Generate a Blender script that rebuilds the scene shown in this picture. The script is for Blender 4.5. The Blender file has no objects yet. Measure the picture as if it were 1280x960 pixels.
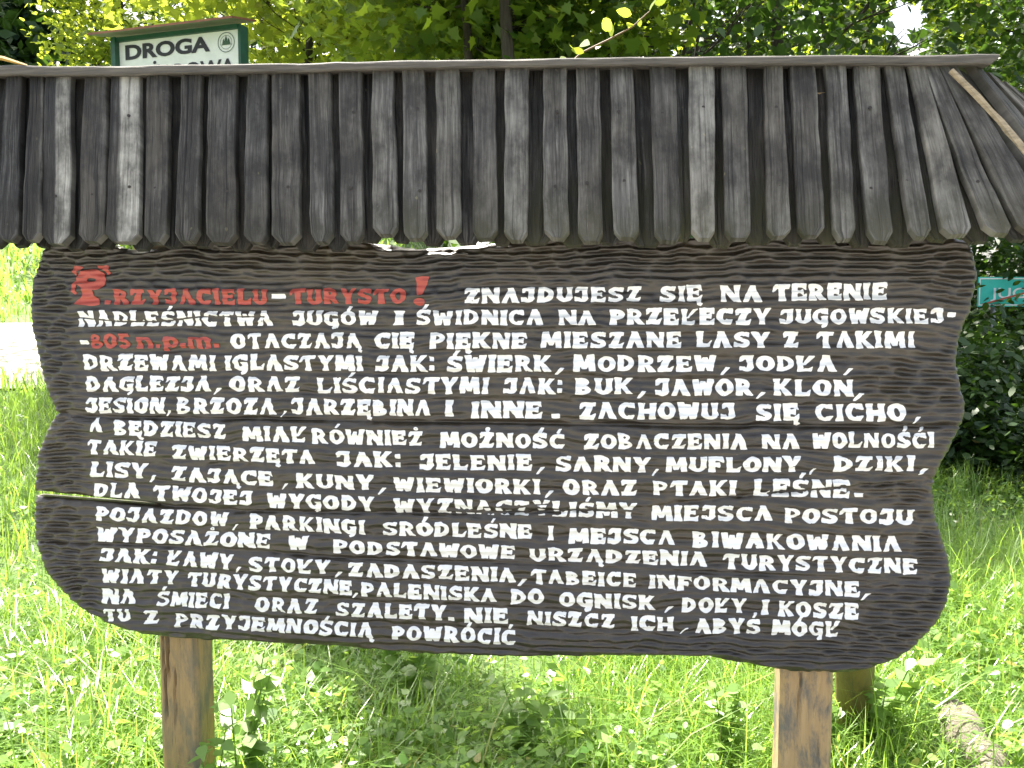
import bpy, math, random
import numpy as np
from mathutils import Vector, Matrix

sc = bpy.context.scene
COL = sc.collection
R = math.radians

# ------------------------------------------------------------------ camera, sky, sun, exposure
F_PX = 1070.0                       # focal length in photograph pixels (1280 wide)
PITCH = math.atan(80 / F_PX)
EYE = Vector((0, 0, 1.5))
cam_d = bpy.data.cameras.new("camera")
cam_d.sensor_width = 36
cam_d.lens = 36 * F_PX / 1280
cam_d.clip_start, cam_d.clip_end = 0.05, 500
cam = bpy.data.objects.new("camera", cam_d)
cam.location = EYE
cam.rotation_euler = (R(90) - PITCH, 0, 0)
COL.objects.link(cam)
sc.camera = cam

SUN_AZ = math.atan2(-0.42, 0.9)     # from +Y towards +X
SUN_EL = R(60)
SUN = Vector((math.sin(SUN_AZ) * math.cos(SUN_EL), math.cos(SUN_AZ) * math.cos(SUN_EL), math.sin(SUN_EL)))
world = bpy.data.worlds.new("World")
sc.world = world
world.use_nodes = True
wn = world.node_tree.nodes
sky = wn.new("ShaderNodeTexSky")
sky.sky_type = 'NISHITA'
sky.sun_disc = False
sky.sun_elevation = SUN_EL
sky.sun_rotation = SUN_AZ
sky.air_density = 1.0
sky.dust_density = 6.0
sky.ozone_density = 1.0
hz = wn.new("ShaderNodeHueSaturation")            # hazy, whitish summer sky
hz.inputs['Saturation'].default_value = 0.62
world.node_tree.links.new(sky.outputs[0], hz.inputs['Color'])
world.node_tree.links.new(hz.outputs[0], wn["Background"].inputs[0])
wn["Background"].inputs[1].default_value = 0.105
sl = bpy.data.lights.new("sun", 'SUN')
sl.energy = 5.0
sl.angle = R(0.53)
sl.color = (1.0, 0.94, 0.84)
so = bpy.data.objects.new("sun", sl)
so.rotation_euler = SUN.to_track_quat('Z', 'Y').to_euler()
so.location = (0, 0, 30)
COL.objects.link(so)
sc.view_settings.view_transform = 'Standard'
sc.view_settings.look = 'None'
sc.view_settings.exposure = 2.35
sc.view_settings.gamma = 1
sc.view_settings.use_curve_mapping = False
sc.render.engine = 'CYCLES'
cy = sc.cycles
cy.max_bounces = 7
cy.diffuse_bounces = 4
cy.glossy_bounces = 3
cy.transmission_bounces = 5
cy.transparent_max_bounces = 6
cy.sample_clamp_indirect = 8
try:
    cy.use_denoising = True
except Exception:
    pass

# ------------------------------------------------------------------ small helpers
def ray(px, py):
    c, s = math.cos(PITCH), math.sin(PITCH)
    x, y, z = (px - 640) / F_PX, -(py - 480) / F_PX, 1.0       # right, up, forward
    return Vector((x, z * c + y * s, y * c - z * s))

def at(px, py, Y):
    d = ray(px, py)
    return EYE + d * (Y / d.y)

def on_ground(px, py, z=0.0):
    d = ray(px, py)
    return EYE + d * ((z - EYE.z) / d.z)

class RNG(random.Random):
    pass

def link(name, me, mats=(), parent=None):
    o = bpy.data.objects.new(name, me)
    COL.objects.link(o)
    for m in mats if isinstance(mats, (list, tuple)) else [mats]:
        me.materials.append(m)
    if parent:
        o.parent = parent
    return o

def tag(o, label=None, cat=None, group=None, kind=None):
    for k, v in (('label', label), ('category', cat), ('group', group), ('kind', kind)):
        if v:
            o[k] = v
    return o

def empty(name, loc=(0, 0, 0), rz=0.0, **kw):
    o = bpy.data.objects.new(name, None)
    o.empty_display_size = 0.1
    COL.objects.link(o)
    o.location = loc
    o.rotation_euler = (0, 0, rz)
    return tag(o, **kw)

class MB:
    """collects polygons, per-vertex attributes and material slots for ONE mesh"""
    def __init__(s):
        s.v, s.f, s.m, s.a = [], [], [], []
    def add(s, vs, fs, mat=0, attr=(0.5, 0, 0, 1)):
        b = len(s.v)
        s.v += [tuple(p) for p in vs]
        s.a += ([attr] * len(vs)) if isinstance(attr, tuple) else list(attr)
        s.f += [[i + b for i in f] for f in fs]
        s.m += [mat] * len(fs)
    def box(s, x0, x1, y0, y1, z0, z1, mat=0, attr=(0.5, 0, 0, 1), M=None):
        vs = [Vector((x, y, z)) for z in (z0, z1) for y in (y0, y1) for x in (x0, x1)]
        if M:
            vs = [M @ p for p in vs]
        s.add(vs, [(0, 2, 3, 1), (4, 5, 7, 6), (0, 1, 5, 4), (2, 6, 7, 3), (0, 4, 6, 2), (1, 3, 7, 5)], mat, attr)
    def tube(s, pts, rads, n=8, mat=0, attr=(0.5, 0, 0, 1), cap=True, rough=0.0, rnd=None):
        rings = []
        for i, p in enumerate(pts):
            p = Vector(p)
            d = (Vector(pts[min(i + 1, len(pts) - 1)]) - Vector(pts[max(i - 1, 0)])).normalized()
            q = d.to_track_quat('Z', 'Y')
            ring = []
            for k in range(n):
                a = 2 * math.pi * k / n
                rr = rads[i] * (1 + (rnd.uniform(-rough, rough) if rnd else 0))
                ring.append(p + q @ Vector((math.cos(a) * rr, math.sin(a) * rr, 0)))
            rings.append(ring)
        vs = [p for r in rings for p in r]
        fs = []
        for i in range(len(pts) - 1):
            for k in range(n):
                a, b = i * n + k, i * n + (k + 1) % n
                fs.append((a, b, b + n, a + n))
        if cap:
            fs.append(tuple(range(n - 1, -1, -1)))
            fs.append(tuple((len(pts) - 1) * n + k for k in range(n)))
        s.add(vs, fs, mat, attr)
    def build(s, name, mats, parent=None, smooth=False):
        me = bpy.data.meshes.new(name)
        me.from_pydata(s.v, [], s.f)
        me.polygons.foreach_set('material_index', s.m)
        if smooth:
            me.polygons.foreach_set('use_smooth', [True] * len(s.f))
        at_ = me.color_attributes.new('tint', 'FLOAT_COLOR', 'POINT')
        at_.data.foreach_set('color', np.array(s.a, dtype=np.float32).ravel())
        me.update()
        return link(name, me, mats, parent)

def mesh_const(name, verts, faces_n, tint=None, mats=(), parent=None, smooth=False):
    """fast mesh: verts (N,3); faces (M,k) all the same size k"""
    me = bpy.data.meshes.new(name)
    verts = np.asarray(verts, dtype=np.float32)
    faces = np.asarray(faces_n, dtype=np.int32)
    me.vertices.add(len(verts))
    me.vertices.foreach_set('co', verts.ravel())
    me.loops.add(faces.size)
    me.loops.foreach_set('vertex_index', faces.ravel())
    me.polygons.add(len(faces))
    k = faces.shape[1]
    me.polygons.foreach_set('loop_start', np.arange(0, faces.size, k, dtype=np.int32))
    me.polygons.foreach_set('loop_total', np.full(len(faces), k, dtype=np.int32))
    if smooth:
        me.polygons.foreach_set('use_smooth', np.ones(len(faces), dtype=bool))
    if tint is not None:
        a = me.color_attributes.new('tint', 'FLOAT_COLOR', 'POINT')
        a.data.foreach_set('color', np.asarray(tint, dtype=np.float32).ravel())
    me.update(calc_edges=True)
    me.validate()
    return link(name, me, mats, parent)

_nz = {}
def vnoise(x, y, seed=0):
    """smooth 2-D value noise in -1..1, vectorised"""
    if seed not in _nz:
        _nz[seed] = np.random.default_rng(seed + 991).uniform(-1, 1, (256, 256))
    t = _nz[seed]
    x, y = np.asarray(x, float), np.asarray(y, float)
    xi, yi = np.floor(x).astype(int), np.floor(y).astype(int)
    fx, fy = x - xi, y - yi
    fx, fy = fx * fx * (3 - 2 * fx), fy * fy * (3 - 2 * fy)
    a, b = t[yi % 256, xi % 256], t[yi % 256, (xi + 1) % 256]
    c, d = t[(yi + 1) % 256, xi % 256], t[(yi + 1) % 256, (xi + 1) % 256]
    return (a * (1 - fx) + b * fx) * (1 - fy) + (c * (1 - fx) + d * fx) * fy

def poly_sd(px, py, poly):
    """signed distance (positive inside) of points to a polygon"""
    px, py = np.asarray(px, float), np.asarray(py, float)
    best = np.full(px.shape, 1e9)
    inside = np.zeros(px.shape, bool)
    n = len(poly)
    for i in range(n):
        x0, y0 = poly[i]
        x1, y1 = poly[(i + 1) % n]
        dx, dy = x1 - x0, y1 - y0
        L = dx * dx + dy * dy + 1e-12
        t = np.clip(((px - x0) * dx + (py - y0) * dy) / L, 0, 1)
        best = np.minimum(best, (px - x0 - t * dx) ** 2 + (py - y0 - t * dy) ** 2)
        cond = ((y0 > py) != (y1 > py))
        if abs(dy) > 1e-12:
            inside ^= cond & (px < (x1 - x0) * (py - y0) / (y1 - y0) + x0)
    d = np.sqrt(best)
    return np.where(inside, d, -d)

def line_d(px, py, pts):
    best = np.full(np.shape(px), 1e9)
    for (x0, y0), (x1, y1) in zip(pts[:-1], pts[1:]):
        dx, dy = x1 - x0, y1 - y0
        t = np.clip(((px - x0) * dx + (py - y0) * dy) / (dx * dx + dy * dy + 1e-12), 0, 1)
        best = np.minimum(best, (px - x0 - t * dx) ** 2 + (py - y0 - t * dy) ** 2)
    return np.sqrt(best)

def march(F):
    """marching squares: F (ny,nx), inside F>=0 -> list of (col,row) float verts, faces, boundary edges"""
    ny, nx = F.shape
    ins = F >= 0
    anyc = ins[:-1, :-1] | ins[1:, :-1] | ins[:-1, 1:] | ins[1:, 1:]
    V, key, faces, bnd = [], {}, [], []
    def corner(j, i):
        k = (j, i)
        if k not in key:
            key[k] = len(V)
            V.append((i, j))
        return key[k]
    def edge(j0, i0, j1, i1):
        k = (j0, i0, j1, i1) if (j0, i0) < (j1, i1) else (j1, i1, j0, i0)
        if k not in key:
            a, b = F[k[0], k[1]], F[k[2], k[3]]
            t = a / (a - b) if abs(a - b) > 1e-12 else 0.5
            t = min(max(t, 0.02), 0.98)
            key[k] = len(V)
            V.append((k[1] + (k[3] - k[1]) * t, k[0] + (k[2] - k[0]) * t))
        return key[k]
    js, is_ = np.nonzero(anyc)
    for j, i in zip(js.tolist(), is_.tolist()):
        cs = ((j, i), (j, i + 1), (j + 1, i + 1), (j + 1, i))
        st = [bool(ins[c]) for c in cs]
        if all(st):
            faces.append([corner(*c) for c in cs])
            continue
        if st[0] == st[2] and st[1] == st[3] and st[0] != st[1]:        # saddle: two triangles
            for k in range(4):
                if st[k]:
                    e0, e1 = edge(*cs[k - 1], *cs[k]), edge(*cs[k], *cs[(k + 1) % 4])
                    faces.append([e0, corner(*cs[k]), e1])
                    bnd.append((e1, e0))
            continue
        f, cut = [], []
        for k in range(4):
            if st[k]:
                f.append(corner(*cs[k]))
            if st[k] != st[(k + 1) % 4]:
                e = edge(*cs[k], *cs[(k + 1) % 4])
                f.append(e)
                cut.append((e, st[k]))
        faces.append(f)
        if len(cut) == 2:
            a, b = [c[0] for c in cut if c[1]][0], [c[0] for c in cut if not c[1]][0]
            bnd.append((a, b))
    return V, faces, bnd

# ------------------------------------------------------------------ materials
def new_mat(name):
    m = bpy.data.materials.new(name)
    m.use_nodes = True
    nt = m.node_tree
    return m, nt, nt.nodes, nt.links, nt.nodes["Principled BSDF"]

def N(nt, t, **kw):
    n = nt.nodes.new(t)
    for k, v in kw.items():
        setattr(n, k, v)
    return n

def ramp(nt, fac, stops):
    r = nt.nodes.new('ShaderNodeValToRGB')
    e = r.color_ramp.elements
    while len(e) < len(stops):
        e.new(0.5)
    for k, (p, c) in enumerate(stops):
        e[k].position = p
        e[k].color = c if len(c) == 4 else (*c, 1)
    nt.links.new(fac, r.inputs[0])
    return r.outputs[0]

def noise(nt, vec, scale, detail=6, rough=0.6, dist=0.0):
    n = N(nt, 'ShaderNodeTexNoise')
    n.inputs['Scale'].default_value = scale
    n.inputs['Detail'].default_value = detail
    n.inputs['Roughness'].default_value = rough
    n.inputs['Distortion'].default_value = dist
    nt.links.new(vec, n.inputs['Vector'])
    return n.outputs['Fac']

def mapped(nt, scale, src='Object', rot=(0, 0, 0)):
    tc = N(nt, 'ShaderNodeTexCoord')
    mp = N(nt, 'ShaderNodeMapping')
    mp.inputs['Scale'].default_value = scale
    mp.inputs['Rotation'].default_value = rot
    nt.links.new(tc.outputs[src], mp.inputs['Vector'])
    return mp.outputs[0]

def mix(nt, fac, a, b, mode='MIX'):
    n = N(nt, 'ShaderNodeMix', data_type='RGBA', blend_type=mode)
    for sock, v in ((n.inputs[0], fac), (n.inputs[6], a), (n.inputs[7], b)):
        if isinstance(v, (int, float)):
            sock.default_value = v
        elif isinstance(v, tuple):
            sock.default_value = v if len(v) == 4 else (*v, 1)
        else:
            nt.links.new(v, sock)
    return n.outputs[2]

def mth(nt, op, a, b=0.0):
    n = N(nt, 'ShaderNodeMath', operation=op)
    for s_, v in ((n.inputs[0], a), (n.inputs[1], b)):
        if isinstance(v, (int, float)):
            s_.default_value = v
        else:
            nt.links.new(v, s_)
    return n.outputs[0]

def bump(nt, bsdf, h, strength, dist):
    b = N(nt, 'ShaderNodeBump')
    b.inputs['Strength'].default_value = strength
    b.inputs['Distance'].default_value = dist
    nt.links.new(h, b.inputs['Height'])
    nt.links.new(b.outputs[0], bsdf.inputs['Normal'])

def tint_rgb(nt):
    a = N(nt, 'ShaderNodeAttribute', attribute_name='tint')
    s = N(nt, 'ShaderNodeSeparateColor')
    nt.links.new(a.outputs['Color'], s.inputs[0])
    return s.outputs

def mat_carved():
    m, nt, n, l, b = new_mat('carved_board_wood')
    v = mapped(nt, (3.0, 3.0, 26.0))
    g = noise(nt, v, 2.2, 8, 0.65, 0.4)
    v2 = mapped(nt, (9, 9, 150))
    g2 = noise(nt, v2, 1.5, 5, 0.7)
    v3 = mapped(nt, (1, 1, 1))
    p = noise(nt, v3, 2.6, 5, 0.55)
    c = ramp(nt, g, [(0.28, (0.009, 0.007, 0.005)), (0.5, (0.021, 0.0165, 0.0115)), (0.72, (0.042, 0.034, 0.024))])
    c2 = mix(nt, ramp(nt, p, [(0.42, (0, 0, 0)), (0.68, (1, 1, 1))]), c, (0.040, 0.030, 0.016))
    c3 = mix(nt, ramp(nt, g2, [(0.54, (0, 0, 0)), (0.72, (0.5, 0.5, 0.5))]), c2, (0.070, 0.062, 0.052))
    sp = noise(nt, mapped(nt, (14, 14, 60)), 3.0, 3, 0.6)
    c4 = mix(nt, ramp(nt, sp, [(0.74, (0, 0, 0)), (0.80, (0.7, 0.7, 0.7))]), c3, (0.24, 0.22, 0.18))
    l.new(c4, b.inputs['Base Color'])
    l.new(ramp(nt, g2, [(0.3, (0.27,) * 3), (0.7, (0.50,) * 3)]), b.inputs['Roughness'])
    b.inputs['Specular IOR Level'].default_value = 0.6
    b.inputs['Coat Weight'].default_value = 0.18
    b.inputs['Coat Roughness'].default_value = 0.32
    hh = mth(nt, 'ADD', g, mth(nt, 'MULTIPLY', g2, 0.5))
    bump(nt, b, hh, 0.6, 0.004)
    return m

def mat_slat():
    m, nt, n, l, b = new_mat('weathered_roof_wood')
    uv = N(nt, 'ShaderNodeAttribute', attribute_name='grain')
    mp = N(nt, 'ShaderNodeMapping')
    mp.inputs['Scale'].default_value = (85, 3.5, 1)
    l.new(uv.outputs['Vector'], mp.inputs['Vector'])
    g = noise(nt, mp.outputs[0], 1.0, 7, 0.7, 0.5)
    mp2 = N(nt, 'ShaderNodeMapping')
    mp2.inputs['Scale'].default_value = (240, 9, 1)
    l.new(uv.outputs['Vector'], mp2.inputs['Vector'])
    g2 = noise(nt, mp2.outputs[0], 1.0, 4, 0.7)
    mp3 = N(nt, 'ShaderNodeMapping')
    mp3.inputs['Scale'].default_value = (11, 6, 1)
    l.new(uv.outputs['Vector'], mp3.inputs['Vector'])
    blot = noise(nt, mp3.outputs[0], 1.3, 6, 0.65)
    t = tint_rgb(nt)
    c = ramp(nt, g, [(0.32, (0.015, 0.0145, 0.0135)), (0.5, (0.070, 0.068, 0.063)), (0.66, (0.22, 0.213, 0.195))])
    brn = noise(nt, mp3.outputs[0], .35, 2, 0.5)
    c = mix(nt, ramp(nt, brn, [(0.42, (0,) * 3), (0.62, (.7,) * 3)]), c, (0.088, 0.074, 0.052))
    c = mix(nt, ramp(nt, blot, [(0.42, (0, 0, 0)), (0.60, (0.85, 0.85, 0.85))]), c, (0.028, 0.026, 0.023))
    c = mix(nt, ramp(nt, g2, [(0.52, (0, 0, 0)), (0.64, (0.9, 0.9, 0.9))]), c, (0.012, 0.0115, 0.011))
    mp4 = N(nt, 'ShaderNodeMapping')                                   # fine drying cracks along the grain
    mp4.inputs['Scale'].default_value = (110, 1.6, 1)
    l.new(uv.outputs['Vector'], mp4.inputs['Vector'])
    crk = noise(nt, mp4.outputs[0], 1.0, 3, 0.5, 0.8)
    c = mix(nt, ramp(nt, crk, [(0.33, (1, 1, 1)), (0.38, (0, 0, 0))]), c, (0.006, 0.0055, 0.005))
    # algae at the eaves
    mossy = mth(nt, 'MULTIPLY', t[2], ramp(nt, blot, [(0.36, (0,) * 3), (0.6, (1,) * 3)]))
    c = mix(nt, mossy, c, (0.105, 0.105, 0.045))
    vk = N(nt, 'ShaderNodeTexVoronoi')                                 # knots
    mp5 = N(nt, 'ShaderNodeMapping')
    mp5.inputs['Scale'].default_value = (9, 3.4, 1)
    l.new(uv.outputs['Vector'], mp5.inputs['Vector'])
    l.new(mp5.outputs[0], vk.inputs['Vector'])
    vk.inputs['Scale'].default_value = 1.0
    c = mix(nt, ramp(nt, vk.outputs['Distance'], [(0.06, (0.85,) * 3), (0.13, (0,) * 3)]), c, (0.012, 0.010, 0.009))
    # small lichen spots
    lich = noise(nt, mp3.outputs[0], 4.5, 2, 0.5)
    c = mix(nt, ramp(nt, lich, [(0.72, (0,) * 3), (0.76, (0.75,) * 3)]), c, (0.20, 0.19, 0.10))
    bright = mth(nt, 'MULTIPLY', t[0], 1.15)
    cm = N(nt, 'ShaderNodeVectorMath', operation='SCALE')
    l.new(c, cm.inputs[0])
    l.new(bright, cm.inputs['Scale'])
    c = cm.outputs[0]
    # pale silvery weathered faces, each slat its own amount
    pal = mth(nt, 'MULTIPLY', t[1], mth(nt, 'MULTIPLY', ramp(nt, g, [(0.30, (0.25,) * 3), (0.52, (1,) * 3)]), ramp(nt, blot, [(0.36, (1,) * 3), (0.60, (0.25,) * 3)])))
    c = mix(nt, pal, c, (0.42, 0.41, 0.36))
    l.new(c, b.inputs['Base Color'])
    b.inputs['Roughness'].default_value = 0.72
    b.inputs['Specular IOR Level'].default_value = 0.35
    bump(nt, b, mth(nt, 'ADD', g, mth(nt, 'ADD', mth(nt, 'MULTIPLY', g2, -0.8), ramp(nt, crk, [(0.32, (0,) * 3), (0.42, (1,) * 3)]))), 0.9, 0.006)
    return m

def mat_simple(name, col, rough=0.6, nscale=20, var=0.35, bumpd=0.002, stretch=(1, 1, 1), metal=0.0):
    m, nt, n, l, b = new_mat(name)
    v = mapped(nt, stretch)
    g = noise(nt, v, nscale, 6, 0.65)
    lo = tuple(c * (1 - var) for c in col)
    hi = tuple(min(1, c * (1 + var)) for c in col)
    l.new(ramp(nt, g, [(0.25, lo), (0.75, hi)]), b.inputs['Base Color'])
    b.inputs['Roughness'].default_value = rough
    b.inputs['Metallic'].default_value = metal
    bump(nt, b, g, 0.4, bumpd)
    return m

def mat_post(name, paint, bare, dark, lo, hi):
    m, nt, n, l, b = new_mat(name)
    g = noise(nt, mapped(nt, (22, 22, 2.0)), 2.0, 8, 0.7, 0.6)
    p = noise(nt, mapped(nt, (6, 6, 2.6)), 1.6, 8, 0.7, 0.3)
    f = noise(nt, mapped(nt, (80, 80, 5)), 2.0, 4, 0.7)
    c = mix(nt, ramp(nt, g, [(0.35, (0,) * 3), (0.62, (1,) * 3)]), paint, bare)
    c = mix(nt, ramp(nt, p, [(lo, (0,) * 3), (hi, (0.9,) * 3)]), c, dark)
    c = mix(nt, ramp(nt, f, [(0.60, (0,) * 3), (0.72, (0.75,) * 3)]), c, (0.045, 0.036, 0.026))
    l.new(c, b.inputs['Base Color'])
    b.inputs['Roughness'].default_value = 0.7
    bump(nt, b, mth(nt, 'ADD', g, f), 0.6, 0.004)
    return m

def mat_paint(name, col, dirt, amount):
    m, nt, n, l, b = new_mat(name)
    g = noise(nt, mapped(nt, (1, 1, 3)), 22, 6, 0.7)
    f = noise(nt, mapped(nt, (60, 60, 260)), 1.0, 3, 0.6)
    c = mix(nt, ramp(nt, g, [(0.42, (0,) * 3), (0.80, (amount,) * 3)]), col, dirt)
    c = mix(nt, ramp(nt, f, [(0.66, (0,) * 3), (0.80, (amount,) * 3)]), c, dirt)
    l.new(c, b.inputs['Base Color'])
    b.inputs['Roughness'].default_value = 0.5
    bump(nt, b, mth(nt, 'ADD', g, f), 0.25, 0.002)
    return m

def mat_leaf(name, dark, light, trans, tcol, rough=0.45, spec=0.4):
    """leaf or grass blade: diffuse top, light shining through; tint.R = which shade of green this leaf has"""
    m, nt, n, l, b = new_mat(name)
    t = tint_rgb(nt)
    c = mix(nt, t[0], dark, light)
    c = mix(nt, t[1], c, (0.26, 0.20, 0.05))
    l.new(c, b.inputs['Base Color'])
    b.inputs['Roughness'].default_value = rough
    b.inputs['Specular IOR Level'].default_value = spec
    tr = N(nt, 'ShaderNodeBsdfTranslucent')
    tc = mix(nt, t[0], tuple(x * 0.6 for x in tcol), tcol)
    l.new(tc, tr.inputs['Color'])
    mx = N(nt, 'ShaderNodeMixShader')
    mx.inputs[0].default_value = trans
    l.new(b.outputs[0], mx.inputs[1])
    l.new(tr.outputs[0], mx.inputs[2])
    l.new(mx.outputs[0], n['Material Output'].inputs['Surface'])
    return m

def mat_bark(name, c0, c1):
    m, nt, n, l, b = new_mat(name)
    g = noise(nt, mapped(nt, (9, 9, 1.6)), 3, 8, 0.7, 0.8)
    l.new(ramp(nt, g, [(0.3, c0), (0.7, c1)]), b.inputs['Base Color'])
    b.inputs['Roughness'].default_value = 0.9
    bump(nt, b, g, 0.9, 0.03)
    return m

M_CARVED = mat_carved()
M_SLAT = mat_slat()
M_RAFTER = mat_simple('rafter_wood', (0.05, 0.042, 0.034), 0.8, 6, 0.4, 0.003, (6, 6, 1))
M_CAP = mat_simple('ridge_wood', (0.080, 0.073, 0.060), 0.75, 4, 0.65, 0.004, (2.5, 12, 40))
M_PALEWOOD = mat_simple('fresh_split_wood', (0.27, 0.22, 0.14), 0.8, 9, 0.5, 0.002, (4, 4, 12))
M_YELLOW = mat_simple('ochre_painted_wood', (0.42, 0.25, 0.03), 0.6, 9, 0.4, 0.002)
M_NAIL = mat_simple('rusty_nail', (0.018, 0.014, 0.012), 0.6, 60, 0.3, 0.0005)
M_WHITE = mat_paint('white_lettering_paint', (0.80, 0.81, 0.79), (0.45, 0.44, 0.41), 0.45)
M_RED = mat_paint('red_lettering_paint', (0.40, 0.072, 0.052), (0.24, 0.05, 0.036), 0.6)
M_POST_L = mat_post('grey_brown_post_wood', (0.27, 0.185, 0.09), (0.40, 0.26, 0.115), (0.13, 0.125, 0.095), 0.46, 0.62)
M_POST_R = mat_post('flaking_ochre_post_wood', (0.34, 0.225, 0.105), (0.43, 0.30, 0.15), (0.12, 0.117, 0.105), 0.47, 0.58)
M_BRACE = mat_post('green_stained_post_wood', (0.13, 0.11, 0.025), (0.16, 0.135, 0.03), (0.07, 0.07, 0.025), 0.45, 0.65)
M_BARK = mat_bark('bark', (0.018, 0.014, 0.010), (0.06, 0.048, 0.036))
M_LOG = mat_bark('bleached_log', (0.07, 0.055, 0.04), (0.27, 0.235, 0.19))
M_GRASS = mat_leaf('grass_blades', (0.07, 0.16, 0.02), (0.20, 0.32, 0.06), 0.47, (0.44, 0.68, 0.09), 0.32, 0.8)
M_WEED = mat_leaf('weed_leaves', (0.06, 0.14, 0.024), (0.20, 0.31, 0.08), 0.45, (0.38, 0.58, 0.09), 0.38, 0.5)
M_MAPLE = mat_leaf('maple_leaves', (0.03, 0.085, 0.012), (0.095, 0.155, 0.02), 0.47, (0.42, 0.55, 0.04))
M_LIME = mat_leaf('yellow_green_leaves', (0.08, 0.14, 0.02), (0.17, 0.22, 0.03), 0.52, (0.55, 0.64, 0.06))
M_DARKLEAF = mat_leaf('dark_green_leaves', (0.016, 0.045, 0.011), (0.045, 0.09, 0.016), 0.30, (0.09, 0.18, 0.018))
M_NEEDLE = mat_leaf('conifer_needles', (0.02, 0.05, 0.03), (0.045, 0.085, 0.05), 0.15, (0.05, 0.11, 0.04))

# ------------------------------------------------------------------ the land
def land_z(x, y):
    x, y = np.asarray(x, float), np.asarray(y, float)
    z = 0.05 * vnoise(x * 0.35 + 40, y * 0.35 + 40, 3) + 0.02 * vnoise(x * 1.3 + 9, y * 1.3, 4)
    rise = np.interp(y, [4.5, 10, 16, 30, 48, 80], [0, .62, 1.5, 4.0, 7.0, 10])
    wl = np.clip((-x - 1.0) / 4, 0, 1)
    z = z * np.clip(np.hypot(x, y) / 3, 0.3, 1) + rise * wl * wl * (3 - 2 * wl)
    z = z + 2.0 * np.clip((y - 10) / 40, 0, 1) * (1 - wl)
    z = z + .07 * np.exp(-((x - 1.47) ** 2 + (y - 2.66) ** 2) / .12)
    return z

def build_ground():
    g = np.concatenate([np.linspace(-240, -40, 21), np.linspace(-36, 36, 73), np.linspace(40, 240, 21)])
    gy = np.concatenate([np.linspace(-120, -20, 11), np.linspace(-16, 60, 96), np.linspace(66, 300, 20)])
    X, Y = np.meshgrid(g, gy)
    Z = land_z(X, Y)
    ny, nx = X.shape
    idx = np.arange(nx * ny).reshape(ny, nx)
    f = np.stack([idx[:-1, :-1], idx[:-1, 1:], idx[1:, 1:], idx[1:, :-1]], -1).reshape(-1, 4)
    m, nt, n, l, b = new_mat('meadow_soil')
    a = noise(nt, mapped(nt, (1, 1, 1)), 1.4, 8, 0.7)
    c = ramp(nt, a, [(0.3, (0.03, 0.05, 0.012)), (0.6, (0.075, 0.13, 0.025)), (0.8, (0.11, 0.12, 0.04))])
    l.new(c, b.inputs['Base Color'])
    b.inputs['Roughness'].default_value = 0.95
    bump(nt, b, a, 0.8, 0.05)
    o = mesh_const('ground', np.stack([X, Y, Z], -1).reshape(-1, 3), f, None, m, None, True)
    tag(o, kind='structure')
build_ground()

def build_road():
    """pale gravel forest road across the left background"""
    m = mat_simple('pale_gravel', (0.34, 0.32, 0.26), 0.95, 40, 0.3, 0.01)
    cx = np.linspace(-40, -3.5, 60)
    vs, fs = [], []
    for i, x in enumerate(cx):
        yc = 13.0 + 0.05 * (x + 6) + 0.2 * math.sin(x * 0.3)
        for k in range(7):
            y = yc - 2.6 + 5.2 * k / 6
            vs.append((x, y, float(land_z(x, y)) + 0.03))
    for i in range(len(cx) - 1):
        for k in range(6):
            a = i * 7 + k
            fs.append((a, a + 7, a + 8, a + 1))
    o = mesh_const('road', vs, fs, None, m, None, True)
    tag(o, kind='structure')
build_road()

def build_bounce_ground():
    """unseen gravel sheet round the camera, added to bounce neutral light onto the board"""
    m = mat_simple('grey_gravel', (0.22, 0.21, 0.195), 0.95, 30, 0.35, 0.01)
    xs, ys = np.linspace(-14, 14, 57), np.linspace(-22, 1.75, 49)
    X, Y = np.meshgrid(xs, ys)
    Y = Y + np.where(Y > 1, .12 * np.sin(X * 2.1), 0)
    Z = land_z(X, Y) + .06
    n = len(xs)
    idx = np.arange(X.size).reshape(X.shape)
    f = np.stack([idx[:-1, :-1], idx[:-1, 1:], idx[1:, 1:], idx[1:, :-1]], -1).reshape(-1, 4)
    tag(mesh_const('bounce_ground', np.stack([X, Y, Z], -1).reshape(-1, 3), f, None, m, None, True), kind='structure')
build_bounce_ground()

# ------------------------------------------------------------------ information board: geometry of the whole stand
YAW = -R(8)
P0 = at(640, 560, 2.25)
BASE = Vector((P0.x, P0.y, 0))
board = empty('information_board', BASE, YAW,
              label='big carved wooden forest notice board with white lettering under a shingled plank roof',
              cat='notice board')
U = Vector((math.cos(YAW), math.sin(YAW), 0))
BACK = Vector((-math.sin(YAW), math.cos(YAW), 0))

def loc(px, py, d=0.0):
    """photograph pixel -> local point on the plane lying d metres in front of the board's face plane"""
    r = ray(px, py)
    o = BASE - BACK * d
    t = (o - EYE).dot(BACK) / r.dot(BACK)
    p = EYE + r * t - BASE
    return Vector((p.dot(U), p.dot(BACK), p.z))

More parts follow.
